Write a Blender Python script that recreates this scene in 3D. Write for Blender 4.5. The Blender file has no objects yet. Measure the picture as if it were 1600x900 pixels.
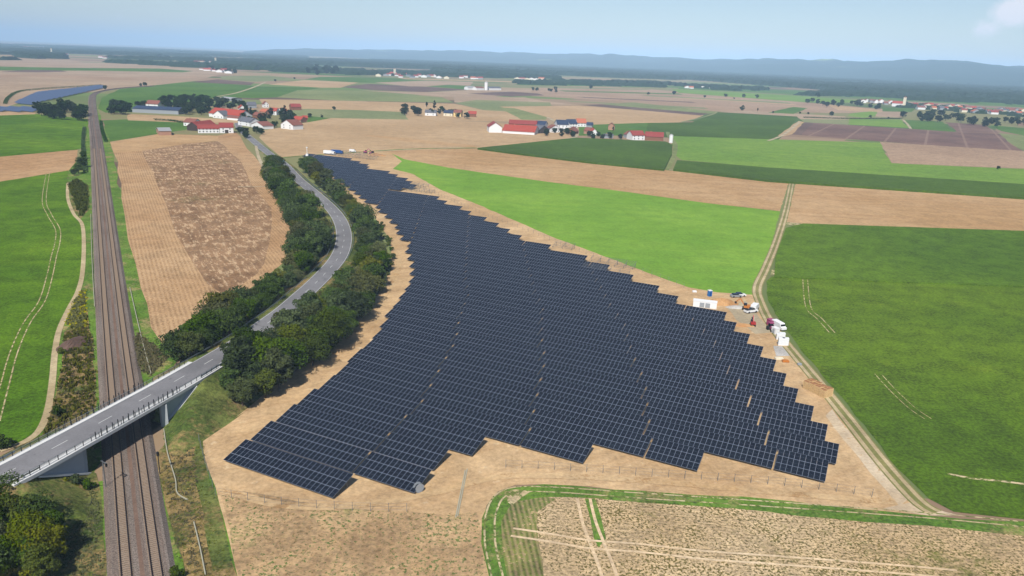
import bpy, bmesh, math, random
import numpy as np
from mathutils import Vector, Matrix
from mathutils.geometry import tessellate_polygon
random.seed(7); rng = np.random.default_rng(7)
sc = bpy.context.scene
C = sc.collection
PI = math.pi; R = math.radians

# ------------------------------------------------------------------ camera model
F, PITCH, ROLL, HC = 1180.0, R(16.95), R(2.2), 85.0
_fw = np.array([0, math.cos(PITCH), -math.sin(PITCH)]); _rt = np.array([1., 0, 0]); _dn = np.cross(_fw, _rt)
_r = math.cos(ROLL)*_rt - math.sin(ROLL)*_dn; _d = math.sin(ROLL)*_rt + math.cos(ROLL)*_dn
def at(u, v, z=0.0):
    """where the survey photo's pixel (1600 x 900) meets the level z"""
    ray = _fw + _r*(u-800)/F + _d*(v-450)/F
    t = (z-HC)/ray[2]
    p = np.array([0, 0, HC]) + ray*t
    return Vector((float(p[0]), float(p[1]), z))
cd = bpy.data.cameras.new('camera'); cam = bpy.data.objects.new('camera', cd); C.objects.link(cam)
cd.sensor_fit = 'HORIZONTAL'; cd.sensor_width = 36; cd.lens = F/1600*36
cd.clip_start = 1; cd.clip_end = 120000
m = Matrix(((_r[0], -_d[0], -_fw[0]), (_r[1], -_d[1], -_fw[1]), (_r[2], -_d[2], -_fw[2])))
cam.matrix_world = Matrix.Translation((0, 0, HC)) @ m.to_4x4()
sc.camera = cam

# ------------------------------------------------------------------ object helpers
def tag(o, label=None, cat=None, group=None, kind=None):
    if label: o['label'] = label
    if cat: o['category'] = cat
    if group: o['group'] = group
    if kind: o['kind'] = kind
    return o
def link(name, me, parent=None, loc=None):
    o = bpy.data.objects.new(name, me); C.objects.link(o)
    if parent: o.parent = parent
    if loc is not None: o.location = loc
    return o
def empty(name, loc=(0, 0, 0), rz=0.0):
    o = bpy.data.objects.new(name, None); C.objects.link(o); o.location = loc; o.rotation_euler = (0, 0, rz)
    o.empty_display_size = 0.5
    return o
def copy_tree(o, parent=None):
    c = o.copy(); C.objects.link(c)
    if parent: c.parent = parent
    for ch in list(o.children): copy_tree(ch, c)
    return c
class MB:
    """collects faces, becomes one mesh"""
    def __init__(s): s.v = []; s.f = []; s.mi = []
    def face(s, pts, mi=0):
        b = len(s.v); s.v += [tuple(p) for p in pts]; s.f.append(tuple(range(b, b+len(pts)))); s.mi.append(mi)
    def hexa(s, p, mi=0):  # p: 4 bottom ccw, 4 top ccw
        b = len(s.v); s.v += [tuple(q) for q in p]
        for q in ((3, 2, 1, 0), (4, 5, 6, 7), (0, 1, 5, 4), (1, 2, 6, 5), (2, 3, 7, 6), (3, 0, 4, 7)):
            s.f.append(tuple(b+i for i in q)); s.mi.append(mi)
    def box(s, cx, cy, cz, sx, sy, sz, rz=0.0, mi=0):
        c, sn = math.cos(rz), math.sin(rz); p = []
        for z in (cz-sz/2, cz+sz/2):
            for (x, y) in ((-1, -1), (1, -1), (1, 1), (-1, 1)):
                x *= sx/2; y *= sy/2
                p.append((cx+x*c-y*sn, cy+x*sn+y*c, z))
        s.hexa(p, mi)
    def bar(s, a, b, w, h=None, mi=0):
        a = Vector(a); b = Vector(b); h = h or w; d = (b-a)
        if d.length < 1e-6: return
        d.normalize(); up = Vector((0, 0, 1)) if abs(d.z) < .95 else Vector((1, 0, 0))
        x = d.cross(up).normalized()*w/2; y = x.cross(d).normalized()*h/2
        s.hexa([a-x-y, a+x-y, a+x+y, a-x+y, b-x-y, b+x-y, b+x+y, b-x+y], mi)
    def cyl(s, cx, cy, z0, z1, r0, r1=None, n=12, mi=0, axis=None):
        r1 = r0 if r1 is None else r1; b = len(s.v)
        for z, r in ((z0, r0), (z1, r1)):
            for i in range(n):
                t = 2*PI*i/n; s.v.append((cx+r*math.cos(t), cy+r*math.sin(t), z))
        for i in range(n):
            j = (i+1) % n; s.f.append((b+i, b+j, b+n+j, b+n+i)); s.mi.append(mi)
        s.f.append(tuple(b+n-1-i for i in range(n))); s.mi.append(mi)
        s.f.append(tuple(b+n+i for i in range(n))); s.mi.append(mi)
    def mesh(s, name, mats):
        me = bpy.data.meshes.new(name); me.from_pydata(s.v, [], s.f)
        for mt in (mats if isinstance(mats, (list, tuple)) else [mats]): me.materials.append(mt)
        if any(s.mi): me.polygons.foreach_set('material_index', s.mi)
        me.update(); return me
    def build(s, name, mats, parent=None, loc=None): return link(name, s.mesh(name, mats), parent, loc)
ONES = 'zeroth first second third fourth fifth sixth seventh eighth ninth tenth eleventh twelfth thirteenth fourteenth fifteenth sixteenth seventeenth eighteenth nineteenth'.split()
TENS = {2: 'twent', 3: 'thirt', 4: 'fort', 5: 'fift', 6: 'sixt', 7: 'sevent', 8: 'eight', 9: 'ninet'}
def nth(n):
    if n < 20: return ONES[n]
    if n >= 100: return 'hundredth' if n == 100 else 'hundred-and-' + nth(n-100)
    t, o = divmod(n, 10)
    return TENS[t]+'ieth' if o == 0 else TENS[t]+'y-'+ONES[o]

# ------------------------------------------------------------------ materials
KA = 0.55
def lin(c): c /= 255.0; return c/12.92 if c <= .04045 else ((c+.055)/1.055)**2.4
def D(r, g, b, k=None):
    k = k or KA; return (lin(r)*k, lin(g)*k, lin(b)*k, 1)
class NT:
    def __init__(s, name):
        s.m = bpy.data.materials.new(name); s.m.use_nodes = True; s.t = s.m.node_tree; s.t.nodes.clear()
        s.out = s.n('ShaderNodeOutputMaterial')
    def n(s, typ, **kw):
        x = s.t.nodes.new(typ)
        for k, v in kw.items(): setattr(x, k, v)
        return x
    def l(s, a, b): s.t.links.new(a, b)
    def put(s, sock, v):
        if isinstance(v, bpy.types.NodeSocket): s.l(v, sock)
        elif v is not None: sock.default_value = v
    def math(s, op, a, b=None, c=None, clamp=False):
        x = s.n('ShaderNodeMath', operation=op, use_clamp=clamp); s.put(x.inputs[0], a); s.put(x.inputs[1], b)
        if c is not None: s.put(x.inputs[2], c)
        return x.outputs[0]
    def mix(s, f, a, b, bt='MIX'):
        x = s.n('ShaderNodeMix', data_type='RGBA', blend_type=bt); s.put(x.inputs[0], f); s.put(x.inputs[6], a); s.put(x.inputs[7], b)
        return x.outputs[2]
    def pos(s): return s.n('ShaderNodeNewGeometry').outputs['Position']
    def mapping(s, v, scale=(1, 1, 1), rot=(0, 0, 0), loc=(0, 0, 0)):
        x = s.n('ShaderNodeMapping'); s.l(v, x.inputs[0]); x.inputs[1].default_value = loc; x.inputs[2].default_value = rot; x.inputs[3].default_value = scale
        return x.outputs[0]
    def noise(s, v, scale, detail=3.0, rough=.55, dist=0.0):
        x = s.n('ShaderNodeTexNoise'); s.put(x.inputs['Vector'], v); x.inputs['Scale'].default_value = scale
        x.inputs['Detail'].default_value = detail; x.inputs['Roughness'].default_value = rough; x.inputs['Distortion'].default_value = dist
        return x.outputs[0]
    def step(s, v, lo, hi):
        x = s.n('ShaderNodeMapRange', interpolation_type='SMOOTHSTEP'); s.put(x.inputs[0], v); x.inputs[1].default_value = lo; x.inputs[2].default_value = hi
        return x.outputs[0]
    def ramp(s, f, stops, interp='LINEAR'):
        x = s.n('ShaderNodeValToRGB'); s.put(x.inputs[0], f); cr = x.color_ramp; cr.interpolation = interp
        while len(cr.elements) < len(stops): cr.elements.new(.5)
        for e, (p, c) in zip(cr.elements, stops): e.position = p; e.color = c
        return x.outputs[0]
    def surf(s, col, rough=.9, metal=0.0, spec=.25, bump=None, bstr=.5, bdist=.1):
        b = s.n('ShaderNodeBsdfPrincipled'); s.put(b.inputs['Base Color'], col); s.put(b.inputs['Roughness'], rough); s.put(b.inputs['Metallic'], metal)
        b.inputs['Specular IOR Level'].default_value = spec
        if bump is not None:
            bp = s.n('ShaderNodeBump'); bp.inputs['Strength'].default_value = bstr; bp.inputs['Distance'].default_value = bdist
            s.l(bump, bp.inputs['Height']); s.l(bp.outputs[0], b.inputs['Normal'])
        s.l(b.outputs[0], s.out.inputs[0]); return s.m
def plain(name, col, rough=.7, metal=0.0, spec=.3, vary=.12, scale=1.5):
    t = NT(name); n = t.noise(t.pos(), scale, 4)
    a = tuple(c*(1-vary) for c in col[:3])+(1,); b = tuple(min(1, c*(1+vary)) for c in col[:3])+(1,)
    return t.surf(t.mix(n, a, b), rough, metal, spec)
def field(name, c1, c2, fine=1.2, big=.012, rows=None, patch=None, speck=None, bump=.6, bd=.15, contrast=(.3, .7), lines=None, sweep=None, grain=.16, mid=.12):
    """soil or crop: broad tone drift, clods or leaves as grain, drilled rows (angle, spacing, strength, colour), weedy patches (colour, scale, lo, hi)"""
    t = NT(name); p = t.pos()
    nb = t.noise(p, big, 5, .6, .3); nf = t.noise(p, fine, 5, .75); nm = t.noise(p, .11, 4, .65, .5)
    col = t.mix(t.step(nb, .34, .66), c1, c2); h = nf
    if sweep:
        ang, sx, sy, amt, cc = sweep
        n = t.noise(t.mapping(t.mapping(p, rot=(0, 0, -ang)), scale=(sx, sy, 1)), 1.0, 4, .6)
        col = t.mix(t.math('MULTIPLY', t.step(n, .42, .68), amt), col, cc)
    if speck:
        sc_, lo, hi, cc = speck[:4]
        n = t.noise(p if len(speck) == 4 else t.mapping(t.mapping(p, rot=(0, 0, -speck[4])), scale=(1/speck[5], 1, 1)), sc_, 3, .7); n = t.math('ADD', n, t.math('MULTIPLY', t.math('SUBTRACT', nm, .5), .35)); col = t.mix(t.step(n, lo, hi), col, cc)
    if patch:
        cc, s_, lo, hi = patch
        n = t.noise(p, s_, 5, .65, .4); n2 = t.noise(p, s_*14, 3, .7)
        col = t.mix(t.step(t.math('ADD', t.math('MULTIPLY', n, .7), t.math('MULTIPLY', n2, .3)), lo, hi), col, cc)
    if rows:
        ang, sp, st, cc = rows
        q = t.n('ShaderNodeSeparateXYZ'); t.l(t.mapping(p, rot=(0, 0, -ang)), q.inputs[0])
        y = t.math('ADD', q.outputs[1], t.math('MULTIPLY', nm, sp*.35))
        w = t.math('ADD', t.math('MULTIPLY', t.math('SINE', t.math('MULTIPLY', y, 6.2832/sp)), .5), .5)
        brk = t.step(t.math('ADD', nf, t.math('MULTIPLY', nm, .3)), .45, .8)
        col = t.mix(t.math('MULTIPLY', t.math('MULTIPLY', w, st), t.math('SUBTRACT', 1.25, brk), None, True), col, cc)
    if lines:
        ang, sp, wd, cc = lines
        q = t.n('ShaderNodeSeparateXYZ'); t.l(t.mapping(p, rot=(0, 0, -ang)), q.inputs[0])
        fr = t.math('FRACT', t.math('DIVIDE', q.outputs[1], sp))
        col = t.mix(t.math('MULTIPLY', t.math('LESS_THAN', fr, wd/sp), .7), col, cc)
    g = t.math('ADD', t.math('MULTIPLY', t.math('SUBTRACT', t.step(nf, .32, .68), .5), grain*2), t.math('MULTIPLY', t.math('SUBTRACT', t.step(nm, .3, .7), .5), mid*2))
    g = t.math('ADD', g, 1.0)
    vm = t.n('ShaderNodeVectorMath', operation='SCALE'); t.l(col, vm.inputs[0]); t.l(g, vm.inputs['Scale'])
    return t.surf(vm.outputs[0], .95, 0, .12, bump=h, bstr=bump, bdist=bd)

STRAW = D(214, 180, 136); 
M = {}
M['tan'] = field('stubble_tan', D(194, 162, 120), D(210, 178, 136), .5, .008, sweep=(R(-8), .004, .1, .35, D(184, 150, 110)))
M['tan_orange'] = field('tilled_orange', D(194, 156, 108), D(212, 176, 130), .5, .008, sweep=(R(-5), .004, .08, .4, D(182, 140, 94)))
M['tan_left'] = field('tilled_left', D(192, 152, 108), D(208, 170, 126), .5, .01, sweep=(R(78), .006, .1, .4, D(178, 136, 92)))
M['pink'] = field('fallow_pink', D(180, 154, 126), D(196, 170, 140), .3, .005, sweep=(R(-5), .002, .04, .4, D(164, 136, 110)))
M['pink_row'] = field('ploughed_rows', D(178, 148, 120), D(194, 164, 134), .3, .006, rows=(R(-26), 9, .4, D(152, 124, 98)))
M['soil'] = field('dark_soil', D(118, 90, 80), D(142, 112, 98), .4, .01, lines=(R(62), 46, 3, D(164, 136, 118)), grain=.15)
M['soil2'] = field('brown_soil', D(110, 88, 78), D(130, 106, 94), .4, .01, grain=.15)
M['straw'] = field('straw_rows', D(196, 156, 112), D(214, 178, 134), 1.3, .012, rows=(R(118.5), 1.5, .6, D(150, 112, 74)), grain=.22, mid=.12)
M['brown_patch'] = field('ragged_brown', D(158, 122, 88), D(178, 142, 106), .9, .02, patch=(D(124, 110, 66), .03, .56, .68), speck=(.6, .5, .62, D(208, 176, 138), R(118), 5.0), bump=1.0, bd=.3, sweep=(R(118), .006, .3, .5, D(128, 96, 68)), grain=.34, mid=.2)
M['beet'] = field('beet_leaves', D(86, 116, 12), D(108, 136, 20), 1.1, .01, bump=1.0, bd=.35, patch=(D(132, 152, 30), .045, .55, .75), sweep=(R(-4), .008, .12, .3, D(76, 102, 12)), grain=.42, mid=.22)
M['beet_left'] = field('beet_leaves_left', D(84, 122, 16), D(110, 146, 24), 1.1, .01, bump=1.0, bd=.35, patch=(D(134, 162, 34), .03, .54, .75), sweep=(R(12), .01, .1, .35, D(72, 104, 14)), grain=.4, mid=.22)
M['maize'] = field('maize', D(86, 118, 18), D(102, 134, 24), 1.0, .01, bump=1.0, bd=.5, grain=.35, mid=.2)
M['maize_dark'] = field('maize_dark', D(74, 100, 24), D(86, 114, 30), .5, .008, bump=.8, bd=.4, grain=.2, mid=.12)
M['lawn'] = field('bright_mustard', D(122, 166, 50), D(142, 182, 62), .6, .01, sweep=(R(-6), .008, .14, .35, D(112, 160, 52)), bump=.5, patch=(D(170, 190, 66), .025, .58, .8), grain=.14, mid=.1)
M['lawn2'] = field('pale_green', D(118, 154, 56), D(136, 168, 64), .4, .008, sweep=(R(-8), .006, .07, .4, D(108, 146, 52)))
M['mid_green'] = field('mid_green', D(82, 118, 40), D(98, 132, 48), .4, .008)
M['sage'] = field('sage', D(128, 140, 86), D(150, 156, 100), .4, .008, rows=(R(70), 24, .4, D(120, 132, 72)))
M['sage2'] = field('sage_plain', D(132, 142, 92), D(152, 154, 106), .3, .006)
M['verge'] = field('rough_verge', D(84, 104, 44), D(122, 128, 66), 1.2, .05, patch=(D(164, 138, 92), .06, .47, .62), speck=(.5, .56, .7, D(64, 84, 36)), bump=1.0, bd=.3, grain=.4, mid=.3)
M['verge_green'] = field('green_verge', D(92, 128, 40), D(116, 150, 54), 1.2, .05, patch=(D(168, 152, 100), .09, .5, .66), speck=(.5, .56, .7, D(76, 98, 42)), bump=.9, bd=.2, grain=.35, mid=.25)
M['verge_dry'] = field('dry_verge', D(140, 122, 72), D(176, 148, 98), 1.0, .05, patch=(D(92, 108, 50), .09, .48, .62), speck=(.6, .55, .68, D(98, 88, 52)), bump=1.0, bd=.4, grain=.4, mid=.3)
M['site'] = field('site_soil', D(206, 170, 124), D(226, 192, 146), .9, .02, sweep=(R(35), .02, .35, .4, D(188, 150, 106)), bump=.7, bd=.12, speck=(.3, .6, .78, D(234, 208, 168)), patch=(D(168, 150, 96), .02, .62, .74), grain=.18, mid=.14)
M['site_weed'] = field('weedy_soil', D(180, 146, 106), D(206, 172, 128), .9, .03, speck=(1.3, .55, .64, D(92, 112, 54)), patch=(D(122, 132, 70), .03, .54, .7), bump=.9, bd=.2, rows=(R(98), 2.2, .25, D(214, 184, 140)), grain=.3, mid=.22)
M['wilted'] = field('wilted_crop', D(224, 192, 146), D(242, 212, 168), 1.2, .03, speck=(2.0, .5, .6, D(112, 100, 50)), rows=(R(-3), .9, .35, D(118, 110, 56)), patch=(D(118, 122, 50), .04, .53, .68), bump=1.0, bd=.3, grain=.3, mid=.2)
M['rut_beige'] = field('rut_beige', D(236, 206, 166), D(246, 220, 182), 1.0, .03, speck=(.8, .6, .7, D(150, 140, 86)), grain=.2)
M['wilted_green'] = field('wilted_crop_green', D(100, 118, 50), D(128, 134, 64), 1.0, .04, rows=(R(98), 1.0, .75, D(206, 178, 134)), speck=(1.2, .56, .68, D(196, 166, 124)), bump=1.0, bd=.3, grain=.35, mid=.3)
M['rut'] = field('rut', D(190, 170, 130), D(216, 196, 156), .8, .05)
M['rut_pale'] = field('pale_rut', D(206, 184, 140), D(228, 208, 166), .8, .03, speck=(.5, .47, .57, D(116, 128, 60)), grain=.25)
M['site_track'] = field('site_track', D(206, 170, 122), D(226, 194, 148), .8, .02, patch=(D(186, 148, 102), .12, .5, .62), bump=.7, bd=.1)
M['gravel_track'] = field('gravel_track', D(182, 166, 136), D(206, 190, 158), 1.0, .04)
M['gravel_light'] = field('light_gravel', D(216, 192, 158), D(234, 214, 184), 1.2, .04, speck=(.5, .6, .72, D(206, 172, 126)), grain=.14)
M['gravel_pad'] = field('gravel_pad', D(190, 184, 178), D(210, 206, 200), 1.5, .1)
M['track_mid'] = field('track_middle', D(130, 132, 74), D(158, 150, 96), 1.0, .05)
M['ballast'] = field('ballast', D(134, 122, 112), D(154, 142, 132), 3.0, .03, speck=(5, .5, .62, D(108, 92, 84)), bump=1.0, bd=.08, sweep=(R(119), .02, 1.2, .5, D(120, 98, 86)), grain=.35, mid=.14)
M['ballast_mid'] = field('ballast_middle', D(126, 102, 88), D(144, 118, 102), 3.0, .05, bump=1.0, bd=.08)
M['sleeper'] = plain('sleeper_concrete', D(168, 146, 124), .9, vary=.2)
M['rail'] = plain('rail_steel', D(44, 30, 28), .6, .1, .4)
M['asphalt'] = field('asphalt', D(132, 131, 134), D(148, 147, 150), 2.0, .03, speck=(.4, .6, .75, D(122, 120, 122)), bump=.2, bd=.02, grain=.08, mid=.1)
M['paint'] = plain('road_paint', D(228, 228, 224), .6, vary=.06)
M['concrete'] = plain('concrete', D(226, 226, 224, .66), .85, vary=.08, scale=.8)
M['concrete_wall'] = plain('concrete_wall', D(188, 194, 198, .62), .85, vary=.1, scale=.5)
M['steel'] = plain('galvanised', D(168, 182, 186), .45, .6, .5)
M['dark_steel'] = plain('dark_steel', D(52, 54, 60), .5, .4, .4)
M['zinc'] = plain('rack_zinc', D(150, 154, 156), .5, .5, .5)
M['white'] = plain('white_paint', D(236, 236, 236, .72), .5, vary=.05)
M['cream'] = plain('cream_render', D(232, 222, 196, .7), .8, vary=.06)
M['yellow_r'] = plain('yellow_render', D(236, 206, 140, .7), .8, vary=.06)
M['brick'] = plain('weathered_brick', D(196, 150, 124), .85, vary=.15)
M['grey_r'] = plain('grey_render', D(170, 176, 182), .8, vary=.1)
M['wood_dark'] = plain('dark_boards', D(74, 62, 56), .85, vary=.2)
M['wood'] = plain('brown_boards', D(150, 100, 72), .85, vary=.2)
M['tile_red'] = plain('red_tiles', D(184, 78, 60), .75, vary=.18, scale=.6)
M['tile_orange'] = plain('orange_tiles', D(204, 118, 86), .75, vary=.15, scale=.6)
M['tile_brown'] = plain('brown_tiles', D(148, 92, 78), .8, vary=.18, scale=.6)
M['tile_dark'] = plain('dark_red_tiles', D(160, 70, 62), .8, vary=.18, scale=.6)
M['tile_grey'] = plain('grey_tiles', D(112, 114, 122), .7, vary=.15, scale=.6)
M['roof_pv'] = plain('solar_roof', D(66, 78, 104), .3, .1, .6)
M['roof_metal'] = plain('pale_sheet_roof', D(196, 196, 196), .5, .2)
M['window'] = plain('window_glass', D(44, 50, 60), .2, 0, .6)
M['bark'] = plain('bark', D(96, 80, 64), .95, vary=.25, scale=3)
M['blue'] = plain('blue_plastic', D(30, 130, 210), .4, vary=.05)
M['blue_truck'] = plain('blue_truck_paint', D(30, 84, 160), .35, vary=.08)
M['teal'] = plain('teal_truck_paint', D(40, 130, 160), .35, vary=.08)
M['magenta'] = plain('magenta_paint', D(176, 70, 118), .45, vary=.1)
M['orange'] = plain('machine_orange', D(214, 132, 48), .5, vary=.12)
M['red'] = plain('machine_red', D(190, 52, 48), .45, vary=.1)
M['black'] = plain('black_rubber', D(30, 30, 32), .8, vary=.1)
M['glass'] = plain('car_glass', D(30, 36, 44), .12, 0, .6)
M['silver'] = plain('silver_car_paint', D(190, 196, 202), .3, .4, .5)
M['carton'] = plain('pallet_wood', D(232, 196, 140, .7), .85, vary=.16)
M['carton_dark'] = plain('pallet_wood_end', D(176, 124, 80), .85, vary=.16)
M['wrap'] = plain('white_wrapping', D(232, 234, 236, .72), .5, vary=.05)
M['heap'] = field('sand_heap', D(196, 146, 96), D(216, 170, 118), 1.2, .1)
M['pipe'] = plain('pale_pipe', D(190, 186, 162), .6, vary=.06)
# glass of the modules: dark cells, faint half-cell line comes from geometry
def cells():
    t = NT('module_glass'); oi = t.n('ShaderNodeObjectInfo').outputs['Random']
    n = t.noise(t.pos(), .35, 2)
    col = t.mix(t.math('ADD', t.math('MULTIPLY', n, .6), t.math('MULTIPLY', oi, .4)), D(26, 32, 46, .32), D(38, 44, 60, .32))
    return t.surf(col, .26, 0, .5)
M['cells'] = cells()
M['cells_far_skytint'] = plain('module_glass_far_skytint', D(84, 98, 128), .3, 0, .6)  # far modules: bluish sky reflection, greyed for haze, put into the base colour
M['module_frame'] = plain('module_frame', D(160, 168, 184), .45, .3, .5, vary=.05)
def leafy(name, c1, c2, c3, tr=.18):
    t = NT(name); oi = t.n('ShaderNodeObjectInfo').outputs['Random']; n = t.noise(t.pos(), .45, 3, .6)
    g = t.n('ShaderNodeNewGeometry').outputs['Random Per Island']
    col = t.mix(t.math('ADD', t.math('MULTIPLY', g, .55), t.math('MULTIPLY', n, .45)), c1, c2)
    col = t.mix(t.math('MULTIPLY', t.step(oi, .55, 1.0), .6), col, c3)
    hv = t.n('ShaderNodeHueSaturation'); t.l(col, hv.inputs['Color']); t.l(t.math('ADD', t.math('MULTIPLY', t.math('FRACT', t.math('MULTIPLY', oi, 7.3)), .65), .52), hv.inputs['Value']); t.l(t.math('ADD', t.math('MULTIPLY', t.math('FRACT', t.math('MULTIPLY', oi, 13.7)), .5), .7), hv.inputs['Saturation']); col = hv.outputs[0]
    d = t.n('ShaderNodeBsdfDiffuse'); t.l(col, d.inputs[0]); tb = t.n('ShaderNodeBsdfTranslucent'); t.l(col, tb.inputs[0])
    mx = t.n('ShaderNodeMixShader'); mx.inputs[0].default_value = tr; t.l(d.outputs[0], mx.inputs[1]); t.l(tb.outputs[0], mx.inputs[2]); t.l(mx.outputs[0], t.out.inputs[0])
    return t.m
M['leaf'] = leafy('leaves', D(38, 60, 24, .62), D(98, 122, 50, .66), D(122, 116, 56, .62), .12)
M['leaf_far'] = leafy('leaves_far', D(34, 54, 26, .6), D(58, 78, 38, .6), D(62, 74, 36, .6), .08)
M['leaf_con'] = leafy('needles', D(26, 44, 26, .6), D(44, 62, 34, .6), D(34, 50, 30, .6), .05)
M['leaf_yellow'] = leafy('yellow_bloom', D(190, 170, 20, .8), D(150, 160, 40, .8), D(206, 180, 30, .8))
M['grass_tuft'] = leafy('grass_tufts', D(80, 102, 42, .6), D(136, 138, 72, .6), D(150, 126, 80, .6))
M['dry_tuft'] = leafy('dry_tufts', D(138, 118, 76, .6), D(96, 100, 50, .6), D(150, 126, 88, .6))
M['leaf_olive'] = leafy('olive_leaves', D(96, 104, 36, .6), D(150, 146, 50, .6), D(120, 124, 44, .6))
M['hedge'] = leafy('hedge_leaves', D(40, 66, 26, .9), D(66, 94, 38, .9), D(60, 80, 34, .9))
def wood_far():
    t = NT('far_woodland'); n = t.noise(t.pos(), .02, 5, .7); n2 = t.noise(t.pos(), .0012, 3, .6)
    return t.surf(t.mix(t.math('ADD', t.math('MULTIPLY', n, .5), t.math('MULTIPLY', n2, .5)), D(30, 50, 32, .5), D(58, 78, 44, .5)), 1, 0, .05)
M['wood_far'] = wood_far()
def hills_mat():
    t = NT('wooded_hills'); n = t.noise(t.pos(), .0016, 5, .6); n2 = t.noise(t.pos(), .0007, 5, .6)
    c = t.mix(n, D(34, 54, 40, .6), D(58, 80, 50, .6))
    return t.surf(t.mix(t.step(n2, .62, .72), c, D(140, 156, 96, .8)), 1, 0, .05)
M['hills'] = hills_mat()
def farmland():
    t = NT('farmland'); p = t.pos()
    d = t.noise(p, .0006, 2); dv = t.n('ShaderNodeVectorMath', operation='ADD'); t.l(p, dv.inputs[0])
    q = t.mapping(p, rot=(0, 0, R(14)), scale=(1/520., 1/210., 1))
    v = t.n('ShaderNodeTexVoronoi', distance='CHEBYCHEV'); t.l(q, v.inputs['Vector']); v.inputs['Scale'].default_value = 1; v.inputs['Randomness'].default_value = .75
    s = t.n('ShaderNodeSeparateColor'); t.l(v.outputs['Color'], s.inputs[0])
    col = t.ramp(s.outputs[0], [(0, D(150, 148, 98)), (.14, D(180, 150, 122)), (.3, D(116, 136, 76)), (.42, D(190, 162, 128)), (.56, D(78, 116, 52)), (.66, D(168, 136, 114)), (.8, D(138, 150, 92)), (.9, D(112, 90, 78)), (.95, D(120, 150, 78))], 'CONSTANT')
    n = t.noise(p, .02, 4, .6); col = t.mix(t.math('MULTIPLY', n, .35), col, D(126, 126, 84))
    st = t.noise(t.mapping(t.mapping(p, rot=(0, 0, R(5))), scale=(.002, .03, 1)), 1, 3); col = t.mix(t.math('MULTIPLY', t.step(st, .45, .7), .35), col, D(150, 124, 98))
    return t.surf(col, .95, 0, .1)
M['farmland'] = farmland()

# ------------------------------------------------------------------ the ground and its fields
def struct(name, o, label=None): tag(o, label, None, None, 'structure'); return o
g = MB(); N_ = 40; S_ = 38000.0
xs = [(-1+2*i/N_) for i in range(N_+1)]
cur = lambda a: math.copysign(abs(a)**2.2, a)*S_
for i in range(N_):
    for j in range(N_):
        x0, x1, y0, y1 = cur(xs[i]), cur(xs[i+1]), cur(xs[j])+3000, cur(xs[j+1])+3000
        g.face([(x0, y0, 0), (x1, y0, 0), (x1, y1, 0), (x0, y1, 0)])
struct('ground', g.build('ground', M['farmland']))
LAY = [0]; JR = random.Random(3)
def zlay(far):
    LAY[0] += .0008 if far else .0018
    return LAY[0]
def poly(px, mat, name='field', h=0.0, far=None):
    ymin = min(p[1] for p in px)
    if far is None: far = ymin < 232
    z = zlay(far)
    pts = [at(x, y, h) for x, y in px]
    for p in pts: p.z = 0
    if not h:   # edges wander a little, as ploughed and sown edges do
        sd_, jit = (45.0, 1.6) if far else (5.0, .38); out = []
        for i in range(len(pts)):
            a, c = pts[i], pts[(i+1) % len(pts)]; n_ = max(1, min(60, int((c-a).length/sd_))); pr = Vector((c.y-a.y, a.x-c.x, 0)).normalized()
            for k in range(n_): out.append(a.lerp(c, k/n_)+(pr*JR.uniform(-jit, jit) if k else pr*0))
        pts = out
    b = MB(); tris = tessellate_polygon([pts])
    zz = h if h else z
    b.v = [(p.x, p.y, zz) for p in pts]
    for tr in tris:
        a, bb, c = (pts[i] for i in tr)
        f = tuple(tr) if (bb-a).cross(c-a).z > 0 else tuple(reversed(tr))
        b.f.append(f); b.mi.append(0)
    if h:
        n = len(pts); b.v += [(p.x, p.y, 0) for p in pts]
        for i in range(n): b.f.append((i, (i+1) % n, n+(i+1) % n, n+i)); b.mi.append(0)
    o = b.build(name, M[mat]); return struct(name, o)
def smooth(pts, n=6):
    out = []
    P = [pts[0]]+list(pts)+[pts[-1]]
    for i in range(1, len(P)-2):
        for k in range(n):
            t = k/n; a, b, c, d = P[i-1], P[i], P[i+1], P[i+2]
            out.append(.5*((2*b)+(c-a)*t+(2*a-5*b+4*c-d)*t*t+(3*b-a-3*c+d)*t**3))
    out.append(pts[-1]); return out
def offset(pts, d):
    """shift a world polyline sideways, positive = right of travel"""
    out = []
    for i, p in enumerate(pts):
        a = pts[max(0, i-1)]; b = pts[min(len(pts)-1, i+1)]; t = Vector((b.x-a.x, b.y-a.y, 0)).normalized()
        out.append(Vector((p.x+t.y*d, p.y-t.x*d, p.z)))
    return out
def ribbon(pts, w, mat, name, dz=0.0, off=0.0, kind='structure', wj=0.0):
    l = offset(pts, off-w/2); r = offset(pts, off+w/2); b = MB()
    if wj:
        for q, p, c in zip(l, r, pts):
            k = 1+random.uniform(-wj, wj); q.x = c.x+(q.x-c.x)*k; q.y = c.y+(q.y-c.y)*k; k = 1+random.uniform(-wj, wj); p.x = c.x+(p.x-c.x)*k; p.y = c.y+(p.y-c.y)*k
    n = len(pts); b.v = [(p.x, p.y, p.z+dz) for p in l]+[(p.x, p.y, p.z+dz) for p in r]
    for i in range(n-1): b.f.append((i, n+i, n+i+1, i+1)); b.mi.append(0)
    o = b.build(name, M[mat]); return struct(name, o) if kind == 'structure' else o
def pxline(px, z=0.0, n=6): return smooth([at(x, y, z) for x, y in px], n)

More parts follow.
